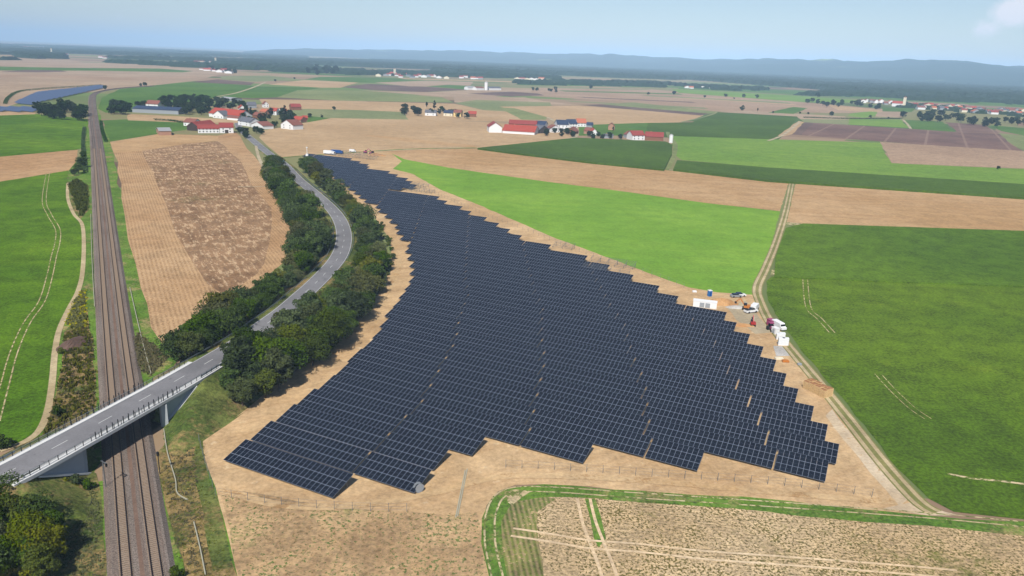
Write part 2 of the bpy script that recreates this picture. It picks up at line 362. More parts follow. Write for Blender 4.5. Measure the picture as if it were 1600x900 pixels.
# far and middle fields, painted from far to near
poly([(-120, 87), (0, 91), (100, 94), (225, 99), (300, 103), (352, 113), (342, 117), (300, 127), (215, 136), (187, 139), (160, 142), (60, 152), (12, 166), (-120, 190)], 'pink')
poly([(-120, 101), (0, 104), (110, 106), (250, 107), (302, 111), (285, 113), (150, 110.5), (0, 110), (-120, 107)], 'mid_green')
poly([(40, 109), (95, 110), (105, 112), (60, 113), (0, 112)], 'soil2')
poly([(-120, 118), (60, 116), (190, 121), (300, 119), (310, 121), (200, 127), (60, 120), (-120, 124)], 'pink_row')
poly([(155, 163), (160, 152), (187, 139), (215, 136), (305, 127), (395, 134), (400, 139), (345, 151), (300, 158), (225, 175), (165, 176), (153, 170)], 'mid_green')
poly([(295, 128), (340, 124), (398, 129), (392, 133)], 'soil2')
poly([(345, 119), (420, 118), (470, 124), (398, 128), (345, 124)], 'sage2')
poly([(400, 135), (502, 137), (460, 144), (432, 152), (395, 153.5), (345, 151.5)], 'mid_green')
poly([(420, 132), (475, 125), (560, 129), (532, 137), (502, 137)], 'tan')
poly([(475, 124), (500, 120), (615, 122), (690, 127), (640, 131), (560, 129)], 'mid_green')
poly([(535, 136), (575, 131), (675, 136), (732, 140), (664, 144), (585, 141)], 'soil2')
poly([(585, 129), (665, 126), (740, 128), (735, 134), (640, 135)], 'pink')
poly([(665, 135), (700, 132.5), (750, 135), (735, 140)], 'mid_green')
poly([(560, 141), (670, 144), (740, 140), (830, 140), (830, 147), (760, 152), (690, 151)], 'pink')
poly([(730, 146), (800, 143), (850, 147), (800, 151)], 'soil2')
poly([(465, 141), (560, 141), (690, 152), (710, 160.5), (675, 160), (525, 157), (432, 152)], 'sage')
poly([(710, 152), (820, 152), (850, 158), (905, 164), (710, 160)], 'pink')
poly([(405, 155), (482, 156), (710, 162), (750, 171), (810, 172), (830, 190), (625, 188), (560, 172), (475, 171), (455, 173), (412, 168)], 'tan')
poly([(710, 161), (745, 156), (860, 160), (868, 182), (838, 187), (805, 175), (755, 172)], 'sage2')
poly([(457, 172), (475, 170), (560, 172), (630, 175), (640, 188), (517, 184.5), (470, 190), (455, 182)], 'sage2')
poly([(480, 181), (517, 184.5), (500, 191), (478, 196)], 'mid_green')
poly([(780, 166.5), (907, 165), (1100, 180), (1067, 191.5), (930, 195), (885, 196), (857, 185)], 'tan')
poly([(780, 168), (803, 169), (855, 183), (853, 187), (815, 187)], 'sage')
poly([(905, 164), (940, 163), (1107, 177.5), (1095, 180.5)], 'soil2')
poly([(940, 163), (990, 160), (1115, 172), (1118, 177), (1107, 177.5)], 'sage')
poly([(830, 137), (1000, 138), (1400, 172), (1420, 178), (1118, 174), (990, 160), (830, 150)], 'pink_row')
for a_, b_, c_, mt_ in [((800, 131), (1060, 135), 2.2, 'mid_green'), ((830, 135.5), (1010, 139), 1.6, 'sage2'), ((870, 141), (1060, 146), 2.0, 'mid_green'), ((1000, 148), (1230, 160), 2.2, 'sage2'), ((900, 151), (1080, 159), 1.8, 'soil2'), ((1050, 152), (1240, 163), 1.6, 'tan'), ((880, 157), (1100, 168), 2.4, 'sage2'), ((1180, 150), (1400, 164), 2.2, 'sage'), ((1320, 148), (1620, 166), 2.4, 'tan'), ((1260, 141), (1560, 157), 2.0, 'sage2'), ((620, 122), (800, 127), 1.8, 'tan'), ((840, 124.5), (1040, 129.5), 1.4, 'tan'), ((430, 113), (560, 117), 1.6, 'mid_green'), ((360, 106), (480, 110), 1.5, 'tan'), ((120, 96), (330, 102), 1.3, 'sage2'), ((0, 84), (260, 92), 1.0, 'tan'), ((250, 84), (480, 92), .9, 'sage2')]:
    poly([a_, b_, (b_[0]+8, b_[1]+c_), (a_[0]+14, a_[1]+c_)], mt_)
poly([(800, 143), (840, 146), (850, 149), (800, 150.5)], 'soil2')
poly([(1050, 139), (1200, 147), (1400, 160), (1260, 160), (1060, 145)], 'lawn2')
poly([(1060, 135), (1250, 141), (1600, 162), (1750, 170), (1750, 176), (1250, 148), (1060, 139)], 'mid_green')
poly([(1010, 192), (1082, 191), (1122, 174.5), (1250, 179.5), (1225, 211), (1215, 219), (1010, 214), (985, 205)], 'maize_dark')
poly([(905, 195.5), (1012, 192), (1012, 212), (900, 212)], 'mid_green')
poly([(1120, 175), (1165, 173), (1320, 182), (1330, 187), (1255, 190), (1245, 182)], 'pink')
poly([(1200, 176), (1240, 167), (1262, 169), (1240, 178)], 'mid_green')
poly([(1250, 186), (1330, 187), (1325, 195), (1257, 191)], 'sage2')
poly([(1326, 186), (1407, 187), (1421, 200), (1325, 194.5)], 'lawn2')
poly([(1330, 177), (1372, 173), (1378, 179), (1350, 184), (1325, 181)], 'lawn2')
poly([(1372, 174), (1410, 176), (1408, 184), (1368, 182)], 'pink')
poly([(1290, 163), (1375, 172), (1378, 175), (1310, 172)], 'tan')
poly([(1378, 168), (1430, 169), (1425, 175), (1380, 174)], 'mid_green')
poly([(1412, 187), (1472, 190), (1492, 206), (1425, 201)], 'mid_green')
poly([(1477, 191), (1537, 195), (1562, 208), (1495, 206)], 'soil')
poly([(1545, 195.5), (1600, 200), (1750, 210), (1750, 222), (1600, 212), (1565, 205)], 'mid_green')
poly([(1560, 208), (1600, 212), (1750, 222), (1750, 245), (1610, 240), (1585, 228)], 'sage')
poly([(1257, 191), (1325, 195), (1490, 206), (1562, 209), (1580, 226), (1600, 236), (1440, 226), (1375, 221), (1237, 210)], 'soil')
poly([(1257, 191), (1271, 192), (1252, 211), (1237, 210)], 'soil2')
poly([(1248, 189), (1257, 191), (1237, 210), (1225, 213), (1215, 212)], 'tan')
poly([(1375, 221.5), (1440, 226), (1600, 236), (1760, 250), (1760, 278), (1600, 263), (1412, 256), (1393, 254)], 'pink_row')
poly([(1050, 212.5), (1215, 218), (1375, 223), (1393, 255), (1600, 264), (1760, 278), (1760, 306), (1600, 288), (1200, 262), (1065, 250), (1052, 240)], 'lawn2')
poly([(1058, 250), (1200, 261.5), (1600, 287.5), (1760, 299), (1760, 322), (1600, 308), (1200, 281), (1052, 264)], 'maize_dark', h=1.8)
poly([(746, 231), (900, 215), (1040, 221), (1051, 226), (1050, 240), (1038, 264), (925, 253), (800, 238)], 'maize_dark', h=1.8)
poly([(412, 204), (517, 184.5), (640, 187), (770, 191), (860, 205), (905, 211), (900, 215), (745, 231), (590, 237), (440, 246), (418, 228), (405, 215)], 'tan')
poly([(560, 210), (640, 216), (745, 228), (745, 231), (640, 222)], 'tan_orange')
# left side near the railway
poly([(-120, 178), (0, 180.5), (55, 178), (137, 186), (136, 207), (130, 231), (120, 234), (0, 245), (-120, 256)], 'beet_left')
poly([(-120, 176), (0, 173.5), (56, 175), (55, 178.5), (0, 180.5), (-120, 184)], 'tan')
poly([(-120, 256), (0, 245), (122, 234), (118, 262), (107, 267), (0, 285), (-120, 305)], 'tan_left')
poly([(160, 188), (270, 184), (300, 196), (290, 203), (250, 209), (172, 221)], 'mid_green')
poly([(200, 178), (285, 182), (374, 188), (368, 194), (300, 192), (200, 188)], 'tan')
poly([(130, 760), (280, 560), (265, 535), (210, 400), (172, 221), (158, 186), (150, 158), (140, 158), (138, 186), (130, 235), (107, 267), (105, 300), (118, 345), (126, 430), (90, 520), (60, 680), (-60, 760), (-60, 905), (385, 905), (340, 700)], 'verge_green')
poly([(-120, 305), (0, 284), (107, 266.5), (105, 286), (106, 310), (115, 332), (127, 347), (130, 375), (129, 425), (125, 450), (112, 480), (95, 512), (86, 545), (82, 590), (75, 637), (60, 672), (30, 692), (-20, 715), (-160, 790)], 'beet_left')
poly([(172, 222), (250, 209), (340, 212), (368, 206), (380, 222), (397, 243), (412, 262), (430, 290), (455, 330), (464, 365), (450, 405), (400, 445), (330, 490), (262, 530), (255, 540), (236, 512), (230, 475), (220, 450), (212, 412), (200, 375), (195, 337), (190, 287), (178, 240)], 'straw')
poly([(222, 236), (290, 225), (340, 220), (375, 250), (392, 287), (424, 325), (425, 345), (422, 375), (413, 412), (400, 430), (352, 462), (325, 445), (295, 400), (275, 365), (260, 320), (240, 270)], 'brown_patch')
poly([(172, 222), (250, 210), (340, 213), (342, 220), (290, 225), (222, 236), (178, 239)], 'tan_orange')
# the solar site and the fields right of it
poly([(372, 905), (350, 812), (337, 762), (322, 725), (317, 690), (332, 672), (400, 622), (462, 580), (507, 550), (555, 505), (590, 460), (600, 440), (612, 420), (612, 390), (603, 365), (585, 338), (540, 300), (500, 265), (476, 243), (505, 239), (575, 234), (640, 240), (640, 256), (687, 290), (760, 322), (862, 365), (950, 400), (1025, 430), (1080, 449), (1120, 456), (1184, 460), (1192, 480), (1212, 513), (1242, 548), (1262, 580), (1302, 625), (1338, 672), (1378, 728), (1422, 775), (1450, 806), (1370, 799), (1290, 790), (1200, 781), (1100, 775), (1000, 768), (920, 760), (850, 757), (805, 758), (778, 768), (760, 790), (752, 830), (765, 905)], 'site', far=False)
poly([(352, 800), (345, 775), (380, 768), (470, 785), (540, 795), (640, 800), (700, 805), (745, 800), (752, 830), (765, 905), (374, 905)], 'site_weed')
poly([(596, 236), (700, 233), (746, 232), (800, 241), (925, 255), (1050, 267), (1200, 283), (1232, 287), (1219, 330), (1100, 317), (975, 299.5), (862, 285), (800, 276.5), (700, 262), (632, 249)], 'tan_orange')
poly([(612, 240), (632, 249), (700, 262), (800, 276.5), (862, 285), (975, 299.5), (1100, 317), (1219, 330.5), (1206, 380), (1192, 430), (1182, 461), (1120, 457), (1075, 449), (1025, 431), (950, 403), (862, 370), (800, 343), (750, 321), (687, 296), (645, 272), (614, 264), (628, 252)], 'lawn')
poly([(1243, 287), (1600, 310), (2300, 362), (2300, 414), (1600, 362), (1255, 350), (1229, 348)], 'tan_orange')
poly([(1255, 349), (1600, 360.5), (2300, 412), (2300, 492), (1600, 447), (1400, 440), (1210, 432), (1212, 400), (1228, 356)], 'maize', h=.6)
poly([(1206, 432), (1400, 440), (1600, 447), (2300, 492), (2300, 930), (1600, 812), (1490, 800), (1452, 780), (1400, 730), (1362, 680), (1305, 610), (1250, 545), (1220, 505), (1200, 470), (1197, 440)], 'beet')
poly([(1206, 421), (1247, 422), (1244, 430), (1204, 429)], 'rut_pale', 'path')
poly([(1228, 347), (1257, 350), (1256, 353), (1228, 351)], 'rut_pale', 'path')
# bottom margin and wilted field
poly([(765, 905), (752, 850), (753, 810), (765, 783), (790, 764), (850, 757), (1000, 767), (1200, 780), (1370, 798), (1450, 806), (1600, 816), (2300, 910), (2300, 952), (1600, 842), (1300, 812), (1100, 795), (930, 782), (850, 785), (805, 800), (795, 905)], 'verge_green')
poly([(795, 915), (785, 860), (783, 815), (800, 785), (850, 777), (930, 779), (1100, 792), (1300, 811), (1450, 822), (1600, 838), (2300, 940), (2300, 1150), (1200, 950)], 'wilted')
poly([(795, 915), (785, 860), (783, 815), (800, 785), (850, 777), (868, 780), (840, 800), (842, 850), (850, 915)], 'wilted_green')
poly([(914, 780), (930, 780), (938, 805), (947, 842), (935, 856), (928, 842), (922, 810)], 'verge_green')
poly([(790, 769), (805, 765), (830, 768), (818, 776), (800, 790), (793, 785)], 'rut_pale')
poly([(1380, 795), (1425, 785), (1452, 790), (1475, 800), (1500, 806), (1450, 806)], 'gravel_light')
poly([(1208, 541), (1235, 540), (1245, 556), (1213, 557)], 'gravel_pad')
poly([(1135, 480), (1165, 470), (1182, 490), (1205, 520), (1180, 522), (1150, 500)], 'gravel_track')
poly([(1300, 640), (1325, 672), (1375, 735), (1422, 778), (1405, 792), (1360, 740), (1320, 690), (1290, 650)], 'gravel_light')
# rough ground beside the line
poly([(235, 720), (262, 690), (300, 600), (338, 590), (352, 632), (330, 672), (317, 690), (322, 730), (345, 800), (372, 905), (290, 905), (262, 800)], 'verge')
poly([(250, 740), (262, 700), (290, 640), (300, 620), (310, 660), (300, 720), (318, 800), (335, 905), (292, 905), (268, 820)], 'verge_dry')
poly([(-60, 905), (-60, 740), (60, 700), (150, 740), (160, 800), (165, 905)], 'verge')
poly([(20, 760), (80, 735), (130, 770), (110, 800), (60, 790)], 'verge_dry')
poly([(98, 570), (100, 520), (135, 480), (146, 540), (150, 640), (120, 660), (85, 680), (62, 690), (80, 640)], 'verge_dry')
poly([(105, 285), (120, 280), (138, 290), (138, 330), (126, 342), (112, 325)], 'verge')
# wheel ruts, lanes and farm tracks (each a pair of worn lines)
def pair(px, gap, w, mat, name='path', mid=None, z=.0):
    L = pxline(px)
    lay = zlay(False)
    if mid: ribbon(L, gap+w*1.8, mid, name, dz=lay)
    lay = zlay(False)
    ribbon(L, w, mat, name, dz=lay, off=-gap/2, wj=.0); ribbon(L, w, mat, name, dz=lay, off=gap/2, wj=.0)
def lane(px, w, mat, name='path'):
    L = pxline(px); ribbon(L, w, mat, name, dz=zlay(min(p[1] for p in px) < 232))
pair([(1237, 286), (1228, 330), (1213, 378), (1196, 420), (1183, 450), (1189, 475), (1207, 510), (1237, 548), (1278, 597), (1325, 655), (1378, 722), (1432, 782), (1462, 802)], 2.2, 1.0, 'rut', mid='track_mid')
pair([(778, 905), (766, 850), (768, 800), (790, 770), (850, 765), (1000, 775), (1200, 788), (1450, 806), (1600, 820), (1740, 834)], 1.9, .38, 'rut_pale')
pair([(75, 270), (69, 312), (77, 335), (90, 358), (90, 378), (84, 402), (78, 430), (66, 470), (42, 505), (22, 550), (8, 600), (-8, 660)], 1.9, .34, 'rut_pale')
pair([(1258, 437), (1263, 480), (1280, 498), (1300, 520)], 1.9, .32, 'rut_pale')
pair([(1372, 585), (1395, 610), (1425, 638), (1450, 655)], 1.9, .26, 'rut_pale')
pair([(800, 832), (860, 841), (920, 851), (1000, 857), (1100, 868), (1200, 875), (1400, 890), (1500, 899)], 2.4, .55, 'rut_beige')
pair([(912, 780), (920, 815), (933, 850), (945, 880), (955, 910)], 2.6, .6, 'rut_beige')
lane([(1480, 741), (1520, 748), (1560, 752), (1600, 757)], .8, 'rut_pale')
lane([(106, 286), (106, 310), (115, 334), (128, 350), (131, 380), (129, 425), (122, 455), (108, 482), (93, 515), (86, 550), (82, 595), (75, 640), (62, 672), (40, 690), (0, 705)], 1.6, 'rut')
lane([(745, 231.5), (800, 227), (860, 220), (898, 214), (900, 200), (880, 196), (855, 183)], 4.0, 'gravel_track')
lane([(590, 236.5), (745, 231.5), (925, 254.5), (1055, 266), (1237, 285), (1600, 309.5), (1740, 320)], 2.6, 'gravel_track')
lane([(1040, 266), (1052, 245), (1055, 225), (1046, 214), (1043, 206)], 5.0, 'sage')
lane([(1200, 220), (1212, 216), (1228, 208), (1250, 190)], 4.0, 'gravel_track')
lane([(1411, 187), (1417, 193), (1423, 201)], 4.0, 'gravel_track')
lane([(338, 151), (370, 145), (400, 135), (415, 128)], 6.0, 'gravel_track')
lane([(400, 228), (404, 245), (412, 262), (427, 289)], 2.4, 'gravel_track')
lane([(372, 292), (400, 292), (428, 291)], 1.6, 'gravel_track')
lane([(1065, 191), (1095, 184), (1115, 178), (1120, 174)], 5.0, 'sage2')
lane([(437, 247), (480, 243), (560, 238), (640, 233), (745, 231)], 3.0, 'verge_green')
lane([(340, 665), (420, 615), (500, 560), (560, 510), (605, 455), (622, 420), (618, 385), (605, 355)], 2.4, 'site_track')
lane([(345, 765), (440, 790), (560, 790), (680, 770), (790, 745), (950, 748), (1100, 760), (1300, 778), (1400, 785)], 2.2, 'site_track')

# ------------------------------------------------------------------ railway
rl = smooth([at(x, y, .6) for x, y in [(250, 1080), (236, 985), (222, 900), (197, 670), (173, 450), (151, 225), (146, 186), (144, 153), (149, 145.5), (163, 141.3), (190, 137.5), (240, 134)]], 10)
rl[0:0] = []
def prism(pts, w0, w1, h, mat, name):
    b = MB(); A = offset(pts, -w0/2); B = offset(pts, -w1/2); Cc = offset(pts, w1/2); Dd = offset(pts, w0/2); n = len(pts)
    b.v = [(p.x, p.y, .02) for p in A]+[(p.x, p.y, h) for p in B]+[(p.x, p.y, h) for p in Cc]+[(p.x, p.y, .02) for p in Dd]
    for i in range(n-1):
        for k in range(3): b.f.append((k*n+i, (k+1)*n+i, (k+1)*n+i+1, k*n+i+1)); b.mi.append(0)
    return struct(name, b.build(name, M[mat]))
prism(rl, 10.4, 8.6, .6, 'ballast', 'ballast_bed')
ribbon([Vector((p.x, p.y, .61)) for p in rl], .7, 'ballast_mid', 'drainage_strip', off=.1)
near = [p for p in rl]
def arc(pts):
    s = [0]
    for a, b in zip(pts, pts[1:]): s.append(s[-1]+(b-a).length)
    return s
def sample(pts, ss, d):
    i = 0
    for i in range(len(ss)-1):
        if ss[i+1] >= d: break
    t = (d-ss[i])/max(1e-6, ss[i+1]-ss[i]); p = pts[i].lerp(pts[i+1], t); v = (pts[i+1]-pts[i]); v.z = 0; return p, v.normalized()
for side, nm in ((-2.25, 'left'), (2.25, 'right')):
    base = offset(rl, side); ss = arc(base)
    t = empty('railway_track', base[8]); tag(t, f'{nm} of the two rail tracks running from the bottom edge to the horizon', 'rail track', 'tracks of the double line')
    loc = t.location.copy()
    for s_ in (-.7525, .7525):
        b = MB(); L = offset(base, s_-.09); Rr = offset(base, s_+.09); n = len(L)
        for zz, X in ((.68, L), (.86, L), (.86, Rr), (.68, Rr)): b.v += [(p.x-loc.x, p.y-loc.y, zz-loc.z) for p in X]
        for i in range(n-1):
            for k in range(3): b.f.append((k*n+i, (k+1)*n+i, (k+1)*n+i+1, k*n+i+1)); b.mi.append(0)
        b.build('rail', M['rail'], t)
    sb = MB(); sb.box(0, 0, 0, 2.1, .26, .16); sm = sb.mesh('sleeper', M['sleeper']); rest = MB()
    d0 = 0
    for i in range(len(base)):
        if base[i].y > 104: d0 = ss[i]-4; break
    k = 0
    while k < 1000:
        p, v = sample(base, ss, d0+.6*k); a = math.atan2(v.y, v.x)-PI/2
        if k < 100:
            o = link('sleeper', sm, t, (p.x-loc.x, p.y-loc.y, .63-loc.z)); o.rotation_euler.z = a
        else: rest.box(p.x-loc.x, p.y-loc.y, .63-loc.z, 2.1, .26, .16, a)
        k += 1
    o = rest.build('sleepers', M['sleeper'], t); o['kind'] = 'stuff'
# concrete cable troughs beside the line
def trough(px, label):
    L = pxline(px); b = MB()
    for a, c in zip(L, L[1:]): b.bar((a.x, a.y, .35), (c.x, c.y, .33), .2, .2)
    tag(b.build('cable_trough', M['pipe']), label, 'cable trough', 'cable troughs beside the railway')
trough([(142, 335), (143, 380), (145, 430), (148, 480)], 'pale concrete cable trough in the grass left of the railway')
trough([(203, 450), (212, 490), (224, 540), (236, 585)], 'thin pale cable trough in the green verge right of the railway')
trough([(256, 672), (262, 710), (274, 750), (277, 772), (293, 783)], 'kinked pale cable trough leading down from the bridge wing wall')
trough([(303, 818), (312, 855), (321, 900)], 'short pale cable trough at the bottom edge beside the dry verge')

# ------------------------------------------------------------------ road, embankment, bridge
RW = [(-260, 868, 6.5), (-90, 785, 6.5), (4, 742, 6.5), (98, 692, 6.5), (164, 656, 6.5), (226, 622, 6.5), (278, 593, 6.5), (355, 548, 6.2), (385, 529, 5.9), (415, 507, 5.5), (445, 485, 5.0), (470, 463, 4.5), (490, 445, 4.1), (508, 427, 3.7), (526, 406, 3.2), (535, 387, 2.8), (537.5, 366, 2.4), (531, 344, 2.0), (516, 324, 1.6), (491, 301, 1.2), (465, 279, .8), (443, 256, .4), (418, 238, .15), (390, 215, .12), (376, 203, .12), (371, 192, .12)]
road = smooth([at(x, y, z) for x, y, z in RW], 8)
rs = arc(road)
def ribroad(off, w, dz, mat, name, i0=0, i1=None): return ribbon(road[i0:i1], w, mat, name, dz=dz, off=off)
struct('road', ribroad(0, 7.3, .02, 'asphalt', 'road'))
mk = MB()
def strip_on(mb, d0, d1, off, w, dz, h=0):
    a, va = sample(road, rs, d0); b, vb = sample(road, rs, d1)
    na = Vector((va.y, -va.x, 0)); nb = Vector((vb.y, -vb.x, 0)); z = Vector((0, 0, dz))
    mb.face([a+na*(off-w/2)+z, a+na*(off+w/2)+z, b+nb*(off+w/2)+z, b+nb*(off-w/2)+z])
def road_d(px, py, z):
    q = at(px, py, z); best = min(range(len(road)), key=lambda i: (road[i].xy-q.xy).length); return rs[best]
dd = road_d(18, 735, 6.5)-36
while dd < rs[-1]-30:
    strip_on(mk, dd-1.9, dd+1.9, 0, .16, .026); dd += 11.75
d = 0
while d < rs[-1]-8:
    strip_on(mk, d, d+4, -3.35, .14, .026); strip_on(mk, d, d+4, 3.35, .14, .026); d += 4
struct('road_markings', mk.build('road_markings', M['paint']))
# side road at the junction
J = [at(443, 250, .1), at(470, 245, .1), at(400, 252, .1)]
# abutment lines (skewed, parallel to the tracks)
tr = Vector((-.484, .875, 0)).normalized(); AL = Vector((-85.9, 137.0, 0)); AR = Vector((-79.9, 157.6, 0))
nrm = Vector((tr.y, -tr.x, 0)) # to the right of travel along the track (towards +x)
def qdist(p):
    """how far a point lies behind the nearer abutment face (negative inside the opening)"""
    ql = -(p-AL).dot(nrm); qr = (p-AR).dot(nrm)
    return max(ql, qr)
NEAR, FARS = 5.2, 4.4
eb = MB(); TT = [-22, -19, -16.5, -14, -11.5, -9, -7, -5.6, -4.9, -4.5, -4.1, -2, 0, 3, 3.6, 3.95, 4.9, 5.9, 7.5, 9.5, 11.5, 14, 16.5, 19, 22]
d = 0; rowsn = []
def emb_z(p, t, zr):
    side = max(0, abs(t)-5.4); z = zr-.12-side*.55
    q = qdist(p)
    if 100 < p.y < 200:
        lim = q*.62 if (t > 3.8 or t < -4.3) else (zr*min(1, max(0, (q-.1)/.9)) if True else 0)
        z = min(z, lim)
    return max(z, -.3)
while d < rs[-1]-180:
    p, v = sample(road, rs, d); nn = Vector((v.y, -v.x, 0)); row = []
    for t in TT:
        q = p+nn*t; row.append((q.x, q.y, emb_z(Vector((q.x, q.y, 0)), t, p.z)))
    rowsn.append(row); d += .8 if 20 < d < 140 else 6
for row in rowsn: eb.v += row
nT = len(TT)
for i in range(len(rowsn)-1):
    for j in range(nT-1):
        a = i*nT+j; eb.f.append((a, a+1, a+nT+1, a+nT)); eb.mi.append(0)
struct('embankment', eb.build('embankment', M['verge']))

br = empty('road_bridge', (AL.x, AL.y, 0)); tag(br, 'concrete road bridge with railings crossing over the two rail tracks', 'bridge')
bo = Vector((AL.x, AL.y, 0))
def rel(p): return Vector(p)-bo
dA, dB = road_d(-12, 748, 6.5), road_d(318, 570, 6.5)
def beam_along(mb, d0, d1, off, w, z0, z1, step=3.0):
    n = max(1, int((d1-d0)/step)); prev = None
    for i in range(n+1):
        p, v = sample(road, rs, d0+(d1-d0)*i/n); nn = Vector((v.y, -v.x, 0)); a = p+nn*(off-w/2); b = p+nn*(off+w/2)
        cur_ = [rel((a.x, a.y, p.z+z0)), rel((b.x, b.y, p.z+z0)), rel((b.x, b.y, p.z+z1)), rel((a.x, a.y, p.z+z1))]
        if prev:
            mb.face([prev[0], cur_[0], cur_[1], prev[1]]); mb.face([prev[3], prev[2], cur_[2], cur_[3]]); mb.face([prev[1], cur_[1], cur_[2], prev[2]]); mb.face([prev[0], prev[3], cur_[3], cur_[0]])
        else: mb.face(list(reversed(cur_)))
        prev = cur_
    mb.face(prev)
s0, s1 = None, None
for i in range(int(dA), int(dB)):
    p, v = sample(road, rs, i)
b = MB(); beam_along(b, dA+6, dB-6, .35, 8.8, -1.0, -.004); b.build('deck', M['concrete'], br)
for nm, off in (('kerb', -(FARS-.45)), ('kerb', NEAR-.35)):
    b = MB(); beam_along(b, dA, dB, off, 1.35 if off < 0 else 1.1, -.55, .16); b.build('kerb', M['concrete'], br)
def railing(off, d0, d1, mat, name):
    b = MB(); beam_along(b, d0, d1, off, .09, 1.1, 1.18); beam_along(b, d0, d1, off, .05, .3, .34); beam_along(b, d0, d1, off, .05, .7, .74)
    rr = b.build(name, M[mat], br)
    d = d0
    while d < d1:
        p, v = sample(road, rs, d); q = MB(); q.box(0, 0, .6, .1, .1, 1.2, math.atan2(v.y, v.x)); nn = Vector((v.y, -v.x, 0)); c = rel(p+nn*off)
        q.build('post', M['dark_steel'], rr, (c.x, c.y, c.z)); d += 2.0
    q = MB(); d = d0
    while d < d1:   # thin vertical infill bars
        p, v = sample(road, rs, d); nn = Vector((v.y, -v.x, 0)); c = rel(p+nn*off); q.box(c.x, c.y, c.z+.72, .02, .02, .8, 0); d += .3
    q.build('infill', M[mat], rr)
railing(NEAR-.2, dA+1, dB-1, 'steel', 'railing'); railing(-(FARS-.15), dA+1, dB-1, 'steel', 'railing')
# tall electrification guards over the tracks
dm = road_d(190, 642, 6.5)
for off in (NEAR-.05, -(FARS-.0)):
    b = MB()
    for k in range(-8, 9):
        p, v = sample(road, rs, dm+k*1.5); nn = Vector((v.y, -v.x, 0)); c = rel(p+nn*off); b.box(c.x, c.y, c.z+.9, .14, .14, 1.9, math.atan2(v.y, v.x))
    b.build('guard_screen', M['dark_steel'], br)
for A in (AL, AR):
    s = -1 if A is AL else 1; b = MB(); a = A-tr*.4; e = A+tr*12.2; th = nrm*s*1.3
    b.hexa([rel((q.x, q.y, z)) for z in (-.5, 5.6) for q in ((a, a+th, e+th, e) if s > 0 else (a+th, a, e, e+th))]); b.build('abutment', M['concrete_wall'], br)
# wing walls in the plane of the near deck edge, coping down their sloping foot
rd = Vector((.29, .957, 0)).normalized(); rn = Vector((rd.y, -rd.x, 0))
for A, s, Lw in ((AL, -1, 11.5), (AR, 1, 11.5)):
    for side in (0, 1):
        o0 = A if side == 0 else A+tr*13.0
        b = MB(); th = rn*(.45 if side else -.45); e = o0+rd*s*Lw
        P = [Vector((o0.x, o0.y, -.3)), Vector((e.x, e.y, 5.2)), Vector((e.x, e.y, 6.0)), Vector((o0.x, o0.y, 6.0))]
        Q = [p+th for p in P]; P = [rel(p) for p in P]; Q = [rel(p) for p in Q]
        b.face(P if s > 0 else P[::-1]); b.face(Q[::-1] if s > 0 else Q)
        for i in range(4): j = (i+1) % 4; b.face([P[i], Q[i], Q[j], P[j]])
        w = b.build('wing_wall', M['concrete_wall'], br)
        if side == 0:
            c = MB(); sh = rn*.45; a_ = rel((o0.x, o0.y, -.1))+sh; e_ = rel((e.x, e.y, 5.6))+sh
            c.bar(a_, e_, .9, .35); c.build('coping', M['concrete'], w)
# guard rails
def guard(off, px0, px1, label, z0=0.95):
    d0 = road_d(*px0); d1 = road_d(*px1)
    if d0 > d1: d0, d1 = d1, d0
    p0, _ = sample(road, rs, d0); t = empty('guard_rail', p0); tag(t, label, 'guard rail', 'guard rails along the road'); o = p0.copy()
    b = MB(); d = d0; last = None; n = 0
    pm = MB(); pm.box(0, 0, .4, .1, .1, .9); pmesh = pm.mesh('post', M['steel'])
    while d <= d1:
        p, v = sample(road, rs, d); nn = Vector((v.y, -v.x, 0)); q = p+nn*off-o
        if last is not None: b.bar(last+Vector((0, 0, .68)), q+Vector((0, 0, .68)), .1, .34)
        if n % 2 == 0 and n//2 < 100: link('post', pmesh, t, (q.x, q.y, q.z-.1))
        last = q; d += 2.0 if d1-d0 < 390 else 2.5; n += 1
    b.build('beam', M['steel'], t)
guard(-4.9, (322, 567, 6.3), (531, 344, 2.0), 'long steel guard rail on the left side of the road beyond the bridge')
guard(-4.7, (-60, 770, 6.5), (60, 713, 6.5), 'steel guard rail left of the road before the bridge railing begins')
guard(4.9, (285, 590, 6.5), (345, 553, 6.2), 'short steel guard rail right of the road just beyond the bridge')
guard(4.3, (535, 407, 3.2), (455, 268, .6), 'curved pale guard rail on the outside of the road bend')

